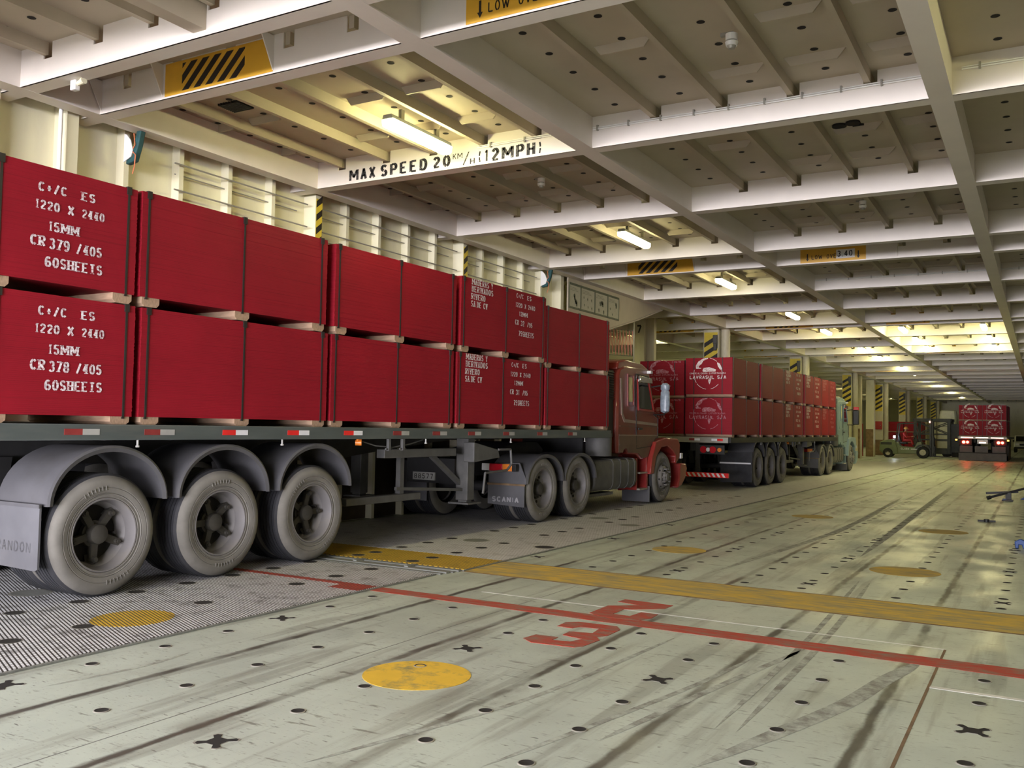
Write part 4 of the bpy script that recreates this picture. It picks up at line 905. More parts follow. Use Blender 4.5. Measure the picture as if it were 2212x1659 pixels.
    A(MB().prism([(16.02, 1.06), (16.02, 1.40), (17.99, 1.36), (18.0, 1.32), (17.86, 1.32), (17.60, 1.16), (17.46, .95), (17.17, .93), (16.97, 1.03), (16.48, 1.05), (16.38, 1.13), (16.27, 1.13), (16.2, 1.05)], 'x', -.062, -.045), 'lower_panel', dirty, bevel=.004)
    b = MB(); b.prism([(16.12, 2.46), (16.19, 1.80), (16.30, 1.69), (17.95, 1.62), (17.95, 1.57), (16.26, 1.63), (16.13, 1.77), (16.06, 2.46)], 'x', -.06, -.048); b.box(-.045, -.043, 16.02, 17.99, 1.375, 1.39); A(b, 'stripe', stripe, smooth=False)
    dr = [(16.80, 2.58), (17.44, 2.56), (17.50, 2.50), (17.77, 1.80), (17.98, 1.74), (17.98, 1.34), (17.84, 1.32), (17.60, 1.16), (16.86, 1.12)]
    b = MB()
    for p, q in zip(dr, dr[1:]+dr[:1]): b.bar((-.05, *p), (-.05, *q), .012, .02)
    A(b, 'door_seam', 'black_plastic', smooth=False)
    for z in (1.2, 1.55): A(MB().box(-.058, -.038, 16.05, 17.95, z, z+.012), 'body_crease', dirty)
    A(MB().prism([(16.90, 2.44), (17.42, 2.42), (17.68, 1.90), (16.96, 1.92)], 'x', -.075, -.046), 'side_window', 'glass_dark', smooth=False)
    b = MB(); fr = [(16.87, 2.47), (17.44, 2.45), (17.72, 1.87), (16.93, 1.89)]
    for p, q in zip(fr, fr[1:]+fr[:1]): b.bar((-.045, *p), (-.045, *q), .03, .035)
    A(b, 'window_frame', bright)
    A(MB().prism([(16.88, 2.55), (17.47, 2.53), (17.52, 2.42), (16.88, 2.43)], 'x', -.05, .015), 'window_visor', 'chrome', bevel=.01)
    A(MB().prism([(16.43, 2.50), (16.62, 2.50), (16.64, 2.03), (16.45, 2.03)], 'x', -.075, -.047), 'sleeper_window', 'curtain_yellow', smooth=False)
    b = MB(); fr = [(16.39, 2.55), (16.66, 2.55), (16.69, 1.95), (16.41, 1.95)]
    for p, q in zip(fr, fr[1:]+fr[:1]): b.bar((-.045, *p), (-.045, *q), .025, .03)
    A(b, 'sleeper_frame', body)
    A(MB().box(-.05, -.02, 16.92, 17.1, 1.49, 1.53), 'door_handle', 'black_plastic', bevel=.006)
    A(MB().prism([(17.56, 2.60), (17.80, 1.84), (17.82, 1.84), (17.58, 2.60)], 'x', -2.3, -.2), 'windscreen', 'glass_dark', smooth=False)
    A(MB().prism([(17.95, .95), (17.95, 1.72), (18.7, 1.68), (19.2, 1.52), (19.28, .85)], 'x', -2.0, -.52), 'bonnet', body, bevel=.06)
    A(MB().box(-1.9, -.62, 19.27, 19.31, .85, 1.45), 'radiator_grille', 'black_plastic')
    for s_, u0, u1 in ((1, .03, -.5), (-1, -2.0, -2.53)):
        A(MB().prism([(17.42, .60), (17.50, .95), (17.70, 1.25), (18.2, 1.33), (18.95, 1.31), (19.09, 1.18), (19.05, .9), (18.86, .77), (18.80, .80), (18.83, .95), (18.66, 1.05), (18.36, 1.16), (18.0, 1.13), (17.72, .94), (17.60, .60)], 'x', u1, u0), 'front_fender', bright if s_ > 0 else body, bevel=.02)
    A(MB().prism([(19.07, .78), (19.45, .77), (19.52, .66), (19.42, .45), (19.2, .30), (18.94, .25), (19.04, .45)], 'x', -2.54, .04), 'bumper', bright, bevel=.03)
    A(MB().box(-.12, .045, 19.1, 19.22, .88, 1.0), 'indicator', 'clear_lens', bevel=.01)
    # air intake stack behind the cab and tank underneath it
    b = MB(); b.box(-.62, -.12, 15.58, 15.9, 1.35, 2.60)
    for k in range(12): b.box(-.13, -.09, 15.6, 15.88, 2.05+.045*k, 2.07+.045*k)
    A(b, 'air_intake', 'black_plastic', bevel=.01)
    A(MB().cyl((-.2, 15.45, 1.0), (-.2, 15.45, 1.42), .24, n=24), 'air_filter', 'frame_grey'); A(MB().box(-1.9, -.6, 15.6, 15.9, .98, 1.5), 'spare_rack', 'chassis_dark')
    A(MB().tube([(-.06, 17.62, 2.36), (.2, 17.66, 2.40), (.28, 17.58, 2.36)], .014, 8), 'mirror_arm', 'black_plastic'); A(MB().tube([(-.06, 17.76, 1.80), (.2, 17.66, 1.80), (.28, 17.58, 1.86)], .014, 8), 'mirror_arm', 'black_plastic')
    b = MB()
    if bagged:
        pr = [(.02, 1.84), (.085, 1.87), (.095, 2.0), (.088, 2.25), (.07, 2.28), (.09, 2.32), (.085, 2.39), (.04, 2.43)]; n = 16
        vs = [(.28+r*math.cos(2*math.pi*i/n)*1.05, 17.52+r*.8*math.sin(2*math.pi*i/n), z+.01*math.sin(i*2.7)) for r, z in pr for i in range(n)]
        b.add(vs, [(k*n+i, k*n+(i+1) % n, (k+1)*n+(i+1) % n, (k+1)*n+i) for k in range(len(pr)-1) for i in range(n)]+[tuple(range(n-1, -1, -1)), tuple(range((len(pr)-1)*n, len(pr)*n))])
    else: b.box(.18, .42, 17.48, 17.58, 1.80, 2.38)
    o = A(b, 'mirror', mirror_mat, bevel=0 if bagged else .04)
    if bagged: o['label'] = 'mirror wrapped in a pale blue plastic bag'
    else: A(MB().box(.2, .4, 17.52, 17.62, 2.25, 2.5), 'mirror_cloth', 'cabinet_red', bevel=.02)
    A(MB().box(-2.75, -2.62, 17.48, 17.58, 1.84, 2.4), 'mirror', 'black_plastic', bevel=.03)
    b = MB(); b.box(-.18, .02, 17.38, 17.5, 2.62, 2.68); A(b, 'roof_lamp', 'clear_lens', bevel=.01)
    return t

# ---------------------------------------------------------------- plywood bundles
T15 = [('C+/C', 1.60, 3.345, .075, .26), ('ES', 1.98, 3.345, .075, .14), ('1220', 1.58, 3.20, .075, .22), ('X', 1.86, 3.20, .075, .07), ('2440', 1.99, 3.20, .075, .22), ('15MM', 1.70, 3.035, .08, .28),
       ('CR', 1.55, 2.90, .085, .14), ('379', 1.71, 2.89, .09, .19), ('/405', 1.95, 2.89, .085, .25), ('60SHEETS', 1.68, 2.74, .085, .53)]
TM = [('MADERAS', .25, 3.49, .085, .46), ('Y', .76, 3.49, .085, .06), ('DERIVADOS', .25, 3.39, .085, .58), ('RIVERO', .24, 3.285, .085, .38), ('SA', .24, 3.18, .085, .12), ('DE', .39, 3.18, .085, .12), ('CV', .56, 3.18, .085, .12)]
T12 = [('C+/C', 1.49, 3.465, .07, .22), ('ES', 1.82, 3.465, .07, .14), ('1220', 1.47, 3.325, .07, .21), ('X', 1.74, 3.325, .07, .06), ('2440', 1.85, 3.325, .07, .23), ('12MM', 1.58, 3.195, .07, .27),
       ('CR', 1.46, 3.055, .075, .12), ('32', 1.63, 3.05, .08, .12), ('/95', 1.83, 3.05, .075, .17), ('75SHEETS', 1.57, 2.89, .08, .48)]
def bundle(T, rz, u1, v0, z0, H, label, group, skid=.07, side=(), side_dz=0., faint=False, rear=None, W_=1.22, L=2.44, jit=0., code=None):
    """one bundle of plywood sheets: right side at local u1, tail at v0, standing at z0"""
    c, s_ = math.cos(rz), math.sin(rz)
    px, py = T[0]+c*(u1-W_/2)-s_*(v0+L/2), T[1]+s_*(u1-W_/2)+c*(v0+L/2)
    t = thing('plywood_bundle', (px, py, T[2]+z0), label, 'plywood bundle', group, rz+jit)
    hw, hl = W_/2, L/2; b = MB(); n = int(round(H/.0155)); th = H/n
    for i in range(n):
        dx, dy = random.uniform(-.0010, .0010), random.uniform(-.003, .003)
        b.box(-hw+dx, hw+dx, -hl+dy, hl+dy, skid+i*th, skid+(i+1)*th-.0003)
    b.build('sheet_stack', 'plywood_red', t, smooth=False)
    for y in (-hl+.03, -.1, hl-.21):
        k = MB(); k.prism([(y, skid), (y+.19, skid), (y+.19, skid*.35), (y+.16, 0), (y+.03, 0), (y, skid*.35)], 'x', -hw+.01, hw-.008); k.build('skid', 'wood', t)
    def loop(y, w):
        k = MB(); e = .006
        k.box(hw, hw+e, y, y+w, skid-.01, skid+H+e); k.box(-hw-e, -hw, y, y+w, skid-.01, skid+H+e); k.box(-hw, hw, y, y+w, skid+H+.001, skid+H+e+.001)
        k.box(hw-.03, hw+e, y, y+w, skid-.02, skid-.005); k.box(hw-.02, hw+.012, y-.012, y+w+.012, skid+H-.06, skid+H+.009); k.build('strap', 'strap_black', t)
    for y in (-hl+.06, -.02, hl-.10): loop(y, .02)
    for x in (-.4, .34):
        k = MB(); e = .006
        k.box(x, x+.022, -hl-e, -hl-.001, skid, skid+H+e); k.box(x, x+.022, hl+.001, hl+e, skid, skid+H+e); k.box(x, x+.022, -hl, hl, skid+H+.002, skid+H+e+.002); k.build('strap', 'strap_black', t)
    if side:
        s = MB(); P = lambda y, z: (hw+.0065, y-hl, z-z0-side_dz)
        for q in side: text(s, q[0], P, q[1], q[2], q[3], q[4], tv=.34, th=.13, gap=.12)
        s.build('stencil_lettering', 'stencil_white' if not faint else 'stencil_faint', t, smooth=False)
    if rear:
        s = MB(); cx, cz = -.02, skid+.52; fy = -hl-.0065; mt = 'stencil_white' if rear == 1 else 'stencil_faint'
        Q = lambda p: (-.62+p[0]*.001442+.0, fy, skid+(770-p[1])*.00139+.012)
        for a0, a1 in ((52, 82), (-78, -42), (-140, -97), (-20, 20), (165, 215)):
            o = ell(cx, cz, .375, .40, a0, a1, 10); i = ell(cx, cz, .362, .387, a0, a1, 10); s.strip([(p[0], fy, p[1]) for p in o], [(p[0], fy, p[1]) for p in i])
        for poly in ([(415, 112), (330, 125), (240, 180), (195, 255), (200, 270), (245, 262), (300, 225), (330, 165), (415, 132)], [(195, 255), (200, 312), (292, 312), (292, 296), (252, 294), (245, 262)],
                     [(578, 195), (632, 222), (672, 322), (660, 342), (630, 325), (592, 262)], [(330, 300), (440, 286), (562, 326), (552, 366), (325, 372), (318, 345)], [(420, 512), (478, 502), (460, 562), (446, 600), (425, 545)]):
            s.add([Q(p) for p in poly], [tuple(range(len(poly)))])
        P = lambda x, z: (x, fy-.0005, z)
        text(s, 'COMERCIALIZADORA', P, -.50, skid+.508, .045, .48, tv=.26, th=.16, serif=False); text(s, 'EXPORTADORA', P, .01, skid+.508, .045, .44, tv=.26, th=.16, serif=False)
        text(s, 'LAVRASUL', P, -.50, skid+.385, .092, .66, tv=.3, th=.2, serif=False, gap=.14); text(s, 'S/A', P, .22, skid+.385, .092, .25, tv=.3, th=.2, serif=False, gap=.14)
        if code: text(s, code, P, .27, skid+.84, .05, .26, tv=.3, th=.15, gap=.14)
        s.build('stencil_logo', mt, t, smooth=False)
    return t

K = -math.atan(.01225)
T1 = (-7.04, 0, .017)
semi_trailer(T1, K, 'dark grey flatbed trailer with three dusty wheels, coupled to the red cab', legs=True)
tractor(T1, K, 'dirty red truck cab and tractor pulling the big load of red bundles', 'cab_red', 'cab_dirty', 'cab_bright', 'cab_stripe', True, 'bag_blue')
g1 = 'red plywood bundles on the trailer behind the red cab'
cols = [('A', 2.91, 2.93, .98, .94, 'stencilled 379/405', 'stencilled 378/405'), ('B', 5.40, 5.44, .98, .95, 'second column from the tail', ''), ('C', 7.98, 7.95, .98, .94, 'third column from the tail', ''),
        ('D', 10.54, 10.48, .98, .96, 'MADERAS', ''), ('E', 13.0, 13.0, .92, .91, 'last column behind the red cab', '')]
lab = {'A': ('upper red bundle stencilled CR 379/405 60 SHEETS', 'lower red bundle stencilled CR 378/405 60 SHEETS'),
       'B': ('upper blank red bundle right after the 379/405 one', 'lower blank red bundle right after the 378/405 one'),
       'C': ('upper blank red bundle before the upper MADERAS Y DERIVADOS one', 'lower blank red bundle before the lower MADERAS Y DERIVADOS one'),
       'D': ('upper red bundle stencilled MADERAS Y DERIVADOS and CR 32/95', 'lower red bundle stencilled MADERAS Y DERIVADOS and CR 31/95'),
       'E': ('upper blank red bundle directly behind the red cab', 'lower blank red bundle directly behind the red cab')}
for n_, vu, vl, hl_, hu, _a, _b in cols:
    su, sl, fz = (), (), 0.
    if n_ == 'A':
        su = [(q[0], q[1]-.09, q[2], q[3], q[4]) for q in T15]; sl = [(q[0].replace('379', '378'), q[1]-.07, q[2]-1.0, q[3], q[4]) for q in T15]
    if n_ == 'D':
        su = TM+T12; sl = [(q[0].replace('32', '31'), q[1]-.05+(.0), q[2]-1.06, q[3], q[4]) for q in TM+T12]
    zl = 1.47; zu = zl+.07+hl_+.012
    bundle(T1, K, 0., vl, zl, hl_, lab[n_][1], g1, .07, sl, jit=random.uniform(-.002, .002))
    bundle(T1, K, .0 if n_ != 'E' else -.01, vu, zu, hu, lab[n_][0], g1, .085 if n_ != 'E' else .08, su, jit=random.uniform(-.003, .003))

# second truck
DZ2 = -.14; K2 = -math.atan(.012)
T2 = (-6.69-.012*2.9, 19.72, .017)
semi_trailer(T2, K2, 'second flatbed trailer with a red and white striped bar under its tail', dz=DZ2, tail='round', plate='', rail='chassis_dark', legs=True, refl=False)
tractor((T2[0], T2[1]+.2, .017), K2, 'pale blue truck cab and tractor at the head of the second load', 'cab_blue', 'cab_blue', 'cab_blue', 'cab_blue', False, 'black_plastic', False)
g2 = 'red plywood bundles on the second trailer'
cname = ['tail column showing the globe emblem', 'second column from the tail', 'third column, stencilled', 'fourth column, stencilled', 'column just behind the pale blue cab']
for i in range(5):
    v0 = 2.9+2.53*i
    for tier, z in (('lower', 1.47+DZ2), ('upper', 1.47+DZ2+1.012)):
        sd = (TM+T12) if i >= 2 else ()
        bundle(T2, K2, -.0+(.02 if i % 2 else 0), v0, z, .925, '%s red bundle on the second trailer, %s' % (tier, cname[i]), g2, .07,
               [(q[0], q[1], q[2], q[3], q[4]) for q in sd], side_dz=(3.57-(1.47+DZ2)-1.0) if tier == 'lower' else (3.57-(1.47+DZ2)-2.0), faint=(i == 4), rear=(1 if tier == 'upper' else 2) if i == 0 else None)
for tier, z in (('lower', 1.47+DZ2), ('upper', 1.47+DZ2+.985)):
    bundle(T2, K2, -1.28, 2.95, z, .90, '%s red bundle at the tail of the second trailer, partly hidden by the red cab' % tier, g2, .07, rear=2, code='378/B')
# third truck, driving away with its lamps lit
T3 = (-1.72, 59.85-2.62, 0)
semi_trailer(T3, 0, 'third loaded trailer with lit red tail lamps, driving away', dz=-.06, tail='lit', plate='', legs=False, refl=False)
g3 = 'red plywood bundles on the trailer with lit tail lamps'
for side_, u in (('right', -.03), ('left', -1.27)):
    for tier, z in (('lower', 1.41), ('upper', 1.41+.925)):
        bundle(T3, 0, u, 2.8, z, .84, '%s red bundle with globe emblem on the lit trailer, %s' % (tier, 'towards the white car' if side_ == 'right' else 'towards the forklift'), g3, .07, rear=1, code='378/B' if side_ == 'right' else None)
for tier, z in (('lower', 1.41), ('upper', 1.41+.925)):
    bundle(T3, 0, .02, 5.35, z, .84, '%s red bundle in the second column of the lit trailer' % tier, g3, .07)

# ---------------------------------------------------------------- forklift and its driver
t = thing('forklift', (-7.3, 62.5, 0), 'green forklift with cream wheel rims and a bright rear work light', 'forklift'); A = lambda b, n, m, p=None, **k: b.build(n, m, p or t, **k)
A(MB().prism([(-1.6, .42), (-1.55, .95), (-1.35, 1.06), (-.72, 1.16), (-.62, .95), (-.5, .55), (-.5, .22), (-1.35, .22)], 'y', -.55, .55), 'counterweight', 'forklift_green', bevel=.05)
A(MB().box(-1.5, -.85, -.56, .56, .80, .95), 'exhaust_grille', 'forklift_dark', bevel=.01)
A(MB().prism([(-.62, .25), (-.62, 1.0), (-.35, .72), (.45, .66), (.62, .98), (.85, 1.02), (.95, .6), (.95, .25)], 'y', -.5, .5), 'body', 'forklift_green', bevel=.03)
s = MB(); text(s, 'CLARK', lambda x, z: (x, -.507, z), -.32, .50, .12, .5, tv=.25, th=.16, serif=False); A(s, 'lettering', 'white_sticker', smooth=False)
A(MB().box(.25, .62, -.507, -.502, .52, .58), 'white_stripe', 'white_sticker', smooth=False)
for x, r, k in ((-1.08, .30, 'rear'), (.93, .36, 'front')):
    for y in (-.46, .46):
        w = MB(); q = 1 if y > 0 else -1
        prof = [(r*.55, .11), (r*.8, .125), (r*.95, .11), (r, .07), (r, -.07), (r*.95, -.11), (r*.55, -.11)]; n = 32
        vs = [(x+a*math.cos(2*math.pi*i/n), y+b_*q, r+a*math.sin(2*math.pi*i/n)) for a, b_ in prof for i in range(n)]
        w.add(vs, [(j*n+i, j*n+(i+1) % n, (j+1)*n+(i+1) % n, (j+1)*n+i) for j in range(len(prof)-1) for i in range(n)]); o = A(w, 'wheel', 'rubber_black')
        h = MB(); h.cyl((x, y+.02*q, r), (x, y+.09*q, r), r*.56, r*.5, n=24); h.cyl((x, y+.09*q, r), (x, y+.12*q, r), r*.2, r*.16, n=16)
        for kk in range(6): h.cyl((x+.33*r*math.cos(kk*1.047), y+.085*q, r+.33*r*math.sin(kk*1.047)), (x+.33*r*math.cos(kk*1.047), y+.11*q, r+.33*r*math.sin(kk*1.047)), .018, n=6)
        h.build('rim', 'rim_cream', o)
for y in (-.56, .56): A(MB().prism(ell(.93, .36, .5, .5, 20, 150, 12)+ell(.93, .36, .42, .42, 150, 20, 12), 'y', y-.1, y+.1), 'mudguard', 'forklift_dark')
b = MB()
for y in (-.45, .45):
    b.bar((-.62, y, .95), (-.50, y, 2.12), .07); b.bar((.78, y, 1.0), (.45, y, 2.12), .05)
    b.bar((-.5, y, 2.12), (.48, y, 2.16), .06)
for k in range(6): b.bar((-.45+.17*k, -.45, 2.14), (-.45+.17*k, .45, 2.14), .03)
A(b, 'overhead_guard', 'forklift_dark')
A(MB().box(-.42, .0, -.28, .28, .84, .98), 'seat', 'black_plastic', bevel=.04); A(MB().prism([(-.45, .95), (-.55, 1.5), (-.47, 1.52), (-.34, .98)], 'y', -.26, .26), 'seat_back', 'black_plastic', bevel=.03)
b = MB(); b.bar((.6, 0, 1.0), (.42, 0, 1.25), .04)
for k in range(16):
    a0, a1 = R(22.5*k), R(22.5*(k+1)); f = lambda a: (.42+.08*math.cos(a), .17*math.sin(a), 1.26+.14*math.cos(a)); b.bar(f(a0), f(a1), .025)
A(b, 'steering_wheel', 'black_plastic')
b = MB()
for y in (-.32, .32): b.box(1.30, 1.40, y-.05, y+.05, .1, 2.45); b.box(1.42, 1.50, y-.04, y+.04, .12, 2.3)
for z in (.4, 1.2, 2.35): b.box(1.31, 1.4, -.32, .32, z, z+.08)
A(b, 'mast', 'forklift_dark', bevel=.006)
b = MB(); b.box(1.5, 1.56, -.5, .5, .3, .42); b.box(1.5, 1.56, -.5, .5, .75, .85)
for y in (-.45, -.15, .15, .45): b.box(1.5, 1.54, y-.02, y+.02, .3, 1.3)
A(b, 'carriage', 'forklift_dark')
for y in (-.3, .3): A(MB().prism([(1.54, .75), (1.6, .75), (1.6, .16), (2.6, .12), (2.6, .10), (1.54, .10)], 'y', y-.06, y+.06), 'fork', 'forklift_dark')
for y in (-.42, .42): A(MB().cyl((1.28, y, 2.25), (1.36, y, 2.25), .07, n=14), 'headlamp', 'lamp_red_lit' if y < 0 else 'clear_lens')
A(MB().cyl((-.72, -.4, 1.24), (-.72, -.36, 1.36), .06, n=14), 'work_light', 'work_light'); A(MB().bar((-.7, -.38, 1.1), (-.72, -.38, 1.25), .03), 'light_bracket', 'forklift_dark')

def person():
    """seated driver as one skinned surface"""
    J = {'pel': (-.22, 0, 1.05, .15), 'waist': (-.22, 0, 1.2, .135), 'chest': (-.18, 0, 1.42, .155), 'neck': (-.13, 0, 1.58, .06), 'chin': (-.10, -.01, 1.66, .07), 'head': (-.09, -.02, 1.76, .095), 'top': (-.09, -.02, 1.83, .08)}
    E_ = [('pel', 'waist'), ('waist', 'chest'), ('chest', 'neck'), ('neck', 'chin'), ('chin', 'head'), ('head', 'top')]
    for sd, q in (('l', 1), ('r', -1)):
        J.update({'sh'+sd: (-.17, .19*q, 1.48, .072), 'el'+sd: (-.02, .27*q, 1.24, .055), 'wr'+sd: (.24, .17*q, 1.27, .036), 'ha'+sd: (.32, .15*q, 1.30, .03),
                  'hi'+sd: (-.17, .1*q, 1.04, .1), 'kn'+sd: (.25, .15*q, 1.06, .075), 'an'+sd: (.34, .15*q, .74, .05), 'to'+sd: (.48, .16*q, .70, .045)})
        E_ += [('chest', 'sh'+sd), ('sh'+sd, 'el'+sd), ('el'+sd, 'wr'+sd), ('wr'+sd, 'ha'+sd), ('pel', 'hi'+sd), ('hi'+sd, 'kn'+sd), ('kn'+sd, 'an'+sd), ('an'+sd, 'to'+sd)]
        for f_ in range(5):
            n_ = 'f%d%s' % (f_, sd); off = (-.025+.016*f_)
            J[n_] = (.37 if f_ else .33, (.15+off)*q if f_ else .105*q, 1.315-.004*f_, .010); J[n_+'t'] = (.385 if f_ else .36, (.15+off*1.1)*q if f_ else .095*q, 1.285, .008); E_ += [('ha'+sd, n_), (n_, n_+'t')]
    ks = list(J); me = bpy.data.meshes.new('driver'); me.from_pydata([J[k][:3] for k in ks], [(ks.index(a), ks.index(b)) for a, b in E_], [])
    o = bpy.data.objects.new('driver_rig', me); COL.objects.link(o); md = o.modifiers.new('skin', 'SKIN'); md.use_smooth_shade = True
    for k, sv in zip(ks, me.skin_vertices[0].data): sv.radius = (J[k][3],)*2; sv.use_root = k == 'pel'
    sub = o.modifiers.new('sub', 'SUBSURF'); sub.levels = sub.render_levels = 1
    dg = bpy.context.evaluated_depsgraph_get(); nm = bpy.data.meshes.new_from_object(o.evaluated_get(dg)); bpy.data.objects.remove(o)
    nm.materials.clear(); nm.materials.append(M['overall_red']); nm.materials.append(M['skin']); nm.materials.append(M['rubber_black'])
    for p in nm.polygons:
        c = p.center
        p.material_index = 1 if (c.z > 1.585 or (c.x > .25 and c.z > 1.2)) else (2 if c.z < .78 else 0)
    return nm
pm = bpy.data.objects.new('person', person()); COL.objects.link(pm); pm.location = (-7.3, 62.5, .04)
tag(pm, 'person in red overalls and a yellow helmet driving the green forklift', 'person')
b = MB(); prof = [(.128, 1.755), (.122, 1.80), (.105, 1.85), (.07, 1.89), (.0, 1.905)]; n = 20
b.add([(-.09+r*math.cos(2*math.pi*i/n), -.02+r*math.sin(2*math.pi*i/n), z) for r, z in prof for i in range(n)], [(j*n+i, j*n+(i+1) % n, (j+1)*n+(i+1) % n, (j+1)*n+i) for j in range(4) for i in range(n)])
b.prism([(.0, -.1), (.09, -.09), (.10, .05), (.0, .06)], 'z', 1.752, 1.762); b.build('helmet', 'helmet_yellow', pm)
b = MB(); b.cyl((.005, -.055, 1.745), (.012, -.055, 1.745), .012, n=8); b.cyl((.005, .015, 1.745), (.012, .015, 1.745), .012, n=8); b.box(.0, .006, -.045, .005, 1.685, 1.693); b.build('eyes_and_mouth', 'black_plastic', pm)
MB().prism([(.0, 1.745), (.03, 1.705), (.0, 1.70)], 'y', -.033, -.007).build('nose', 'skin', pm)

# ---------------------------------------------------------------- cargo behind the forklift
t = thing('steel_rack', (-6.2, 68.3, 0), 'tall dark steel frame with cross bracing standing behind the forklift', 'rack'); A = lambda b, n, m, **k: b.build(n, m, t, **k)
for x in (-1.15, .9):
    for y in (-1.2, 1.2): A(MB().box(x-.1, x+.1, y-.1, y+.1, .2, 2.5), 'post', 'gantry_steel', bevel=.01)
for z, h_ in ((2.34, .2), (1.45, .1), (1.08, .09), (.2, .34)):
    b = MB()
    for y in (-1.2, 1.2): b.box(-1.3, 1.05, y-.07, y+.07, z, z+h_)
    for x in (-1.15, .9): b.box(x-.06, x+.06, -1.2, 1.2, z, z+h_)
    A(b, 'beam', 'gantry_steel')
for y in (-1.22, 1.22): A(MB().bar((-1.1, y, 2.3), (.85, y, 1.5), .06), 'brace', 'gantry_steel'); A(MB().bar((-1.1, y, 1.5), (.85, y, 2.3), .06), 'brace', 'gantry_steel')
A(MB().box(-1.2, 1.0, -1.15, 1.15, 1.5, 1.53), 'shelf', 'gantry_steel'); A(MB().box(-1.2, 1.0, -1.15, 1.15, .5, .55), 'shelf', 'gantry_steel')
for x in (-.8, .7, 1.2):
    for y in (-.9, .9):
        b = MB(); b.cyl((x, y-.12, .25), (x, y+.12, .25), .25, n=24); b.cyl((x, y-.125, .25), (x, y+.125, .25), .11, n=16); A(b, 'wheel', 'rubber_black')
A(MB().box(1.0, 1.5, -1.1, 1.1, .3, 2.2), 'end_panel', 'gantry_steel', bevel=.02)
t = thing('covered_cargo', (-6.2, 78, 0), 'tall load under a pale tarpaulin behind the dark steel frame', 'cargo')
n = 28; b = MB(); prof = [(.72, 0.12), (.70, 1.2), (.66, 2.2), (.60, 3.0), (.55, 3.28), (.42, 3.36), (0.02, 3.38)]
vs = []
for r, z in prof:
    for i in range(n):
        a = 2*math.pi*i/n; cx, sx_ = math.cos(a), math.sin(a); k = (abs(cx)**5+abs(sx_)**5)**(-1/5); w_ = 1+.035*math.sin(7*a+z)
        vs.append((r*k*cx*w_, r*k*sx_*w_, z-.04*math.sin(5*a)*(z < .2)))
b.add(vs, [(j*n+i, j*n+(i+1) % n, (j+1)*n+(i+1) % n, (j+1)*n+i) for j in range(len(prof)-1) for i in range(n)]); b.build('tarpaulin', 'tarpaulin', t)
b = MB()
for z, r in ((1.0, .72), (2.1, .685)):
    for i in range(n):
        f = lambda i: (r*1.03*((abs(math.cos(2*math.pi*i/n))**5+abs(math.sin(2*math.pi*i/n))**5)**(-.2))*math.cos(2*math.pi*i/n), r*1.03*((abs(math.cos(2*math.pi*i/n))**5+abs(math.sin(2*math.pi*i/n))**5)**(-.2))*math.sin(2*math.pi*i/n), z)
        b.bar(f(i), f(i+1), .025)
b.build('rope', 'frame_grey', t); MB().box(-.6, .6, -.6, .6, 0, .14).build('pallet', 'wood', t)
for x, l in ((-9.0, 'beside the striped pillar'), (-7.72, 'beside the dark steel frame')):
    for k, z in ((0, 0.0), (1, .80)):
        bundle((x, 74.6, 0), 0, .0, 0, z+.0, .70, '%s red bundle standing on deck behind the forklift, %s' % (['lower', 'top'][k], l), 'red bundles stacked behind the forklift', .08, faint=True)
    bundle((x, 74.6, 0), 0, .0, 0, 1.60, .70, 'topmost red bundle standing on deck behind the forklift, %s' % l, 'red bundles stacked behind the forklift', .08, faint=True)
def cabinet(x, y, z, w_, h_, label):
    t = thing('fire_cabinet', (x, y, z), label, 'fire cabinet'); MB().box(-w_/2, w_/2, -.12, .12, 0, h_).build('box', 'cabinet_red', t, bevel=.02); MB().box(-w_/2+.03, w_/2-.03, -.135, -.12, .04, h_-.04).build('door', 'cabinet_red', t, bevel=.01); MB().cyl((w_/2-.08, -.16, h_/2), (w_/2-.08, -.135, h_/2), .025, n=10).build('knob', 'chrome', t)
cabinet(-9.6, 66.7, 1.75, .42, .55, 'red fire cabinet on the striped pillar behind the forklift')
cabinet(-10.35, 63.5, .0, .5, 2.1, 'tall red fire cabinet between the plain posts and the forklift')
cabinet(-8.1+-1.5, 78.85, 1.8, .5, .6, 'red fire cabinet on the striped pillar above the red stack')
# white car at the far wall
t = thing('car', (-1.25, 94.5, 0), 'white car parked near the far wall beside the lit trailer', 'car'); A = lambda b, n, m, **k: b.build(n, m, t, **k)
A(MB().prism([(-2.1, .35), (-2.12, .75), (-1.9, .92), (-1.0, 1.0), (-.45, 1.48), (1.3, 1.55), (2.0, 1.05), (2.1, .6), (2.05, .35)], 'x', -.88, .88), 'body', 'car_white', bevel=.12)
A(MB().prism([(-1.0, 1.0), (-.52, 1.43), (-.48, 1.45), (-.95, 1.0)], 'x', -.72, .72), 'windscreen', 'glass_dark', smooth=False)
for x in (-.89, .885): A(MB().prism([(-.8, 1.03), (-.42, 1.40), (1.25, 1.45), (1.7, 1.08)], 'x', x, x+.008), 'side_window', 'glass_dark', smooth=False)
for x in (-.62, .62): A(MB().box(x-.16, x+.16, -2.14, -2.05, .68, .82), 'headlamp', 'clear_lens', bevel=.02)
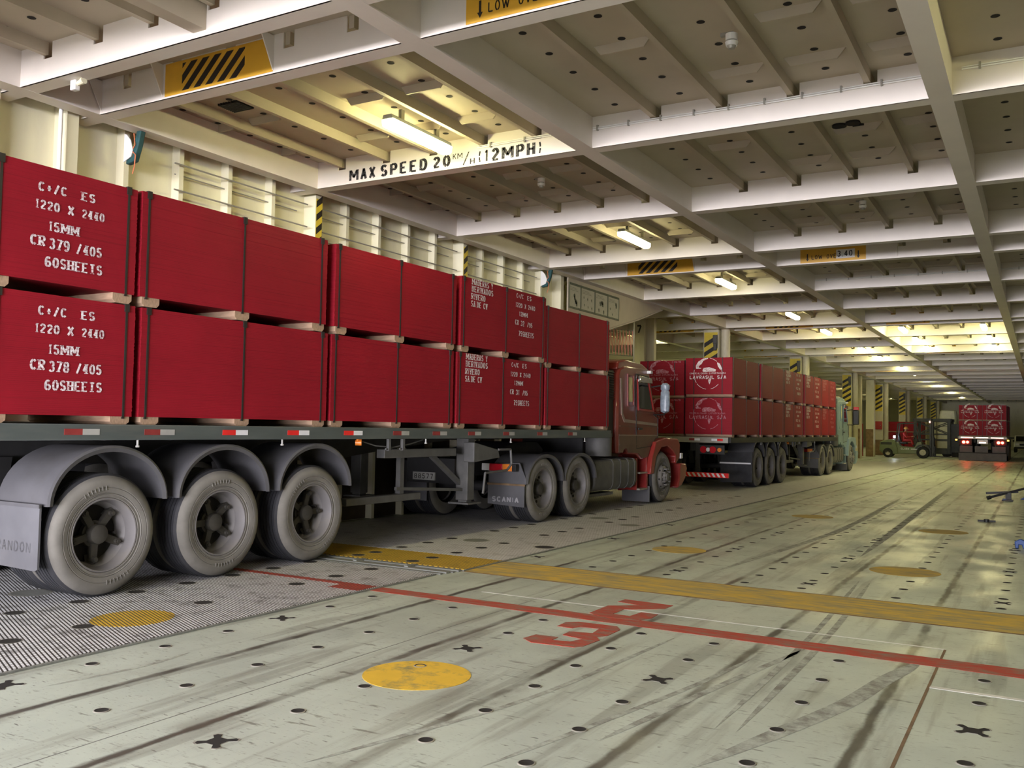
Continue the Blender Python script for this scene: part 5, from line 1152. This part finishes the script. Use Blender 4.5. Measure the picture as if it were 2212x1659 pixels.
A(MB().box(-.42, .42, -2.145, -2.1, .62, .78), 'grille', 'black_plastic'); A(MB().box(-.85, .85, -2.16, -2.05, .35, .52), 'bumper', 'black_plastic', bevel=.03)
for x in (-.78, .78):
    for y in (-1.3, 1.3):
        b = MB(); b.cyl((x-.11, y, .32), (x+.11, y, .32), .32, n=24); b.cyl((x-.12, y, .32), (x+.12, y, .32), .19, n=18); A(b, 'wheel', 'rubber_black')
for x in (-1.0, .9): A(MB().box(x, x+.12, -.75, -.6, .95, 1.08), 'mirror', 'black_plastic', bevel=.02)
# lashing gear left on the deck at the picture edge
t = thing('lashing_trestle', (-.6, 24.5, 0), 'dark lashing trestle with crossed bars lying on the deck', 'trestle')
MB().bar((-.55, 0, .16), (.12, .05, .22), .05).build('bar', 'black_plastic', t); MB().bar((-.5, -.15, .06), (.3, .1, .32), .05).build('bar', 'black_plastic', t); MB().cyl((-.52, -.16, .05), (-.44, -.14, .08), .045, n=10).build('tip', 'black_plastic', t)
b = MB(); b.box(-.22, .02, -.1, .1, 0, .03); b.box(-.14, -.02, -.05, .05, .03, .2); b.build('base', 'frame_grey', t, bevel=.01); MB().box(-.2, -.12, -.06, .06, .0, .05).build('foot', 'blue_steel', t)
MB().prism([(.15, .05), (.3, .14), (.55, .16), (.55, .06)], 'y', -.1, .1).build('clamp', 'blue_steel', t, bevel=.02)
t = thing('lashing_clamp', (-.26, 14.4, 0), 'small blue steel clamp lying on the deck near the picture edge', 'clamp')
MB().prism([(-.06, 0), (-.07, .09), (0, .13), (.07, .1), (.09, 0), (.03, 0), (.02, .05), (-.02, .05), (-.02, 0)], 'y', -.04, .04).build('jaw', 'blue_steel', t, bevel=.01); MB().cyl((.05, 0, .06), (.22, .05, .03), .014, n=8).build('handle', 'steel_grey', t)
t = thing('lashing_bar', (-.85, 18.3, 0), 'small black lashing bar lying flat on the deck beyond the yellow band', 'lashing bar')
MB().bar((-.14, 0, .02), (.14, .03, .02), .03).build('bar', 'black_plastic', t); MB().cyl((0, .015, 0), (0, .015, .05), .045, n=12).build('head', 'black_plastic', t)
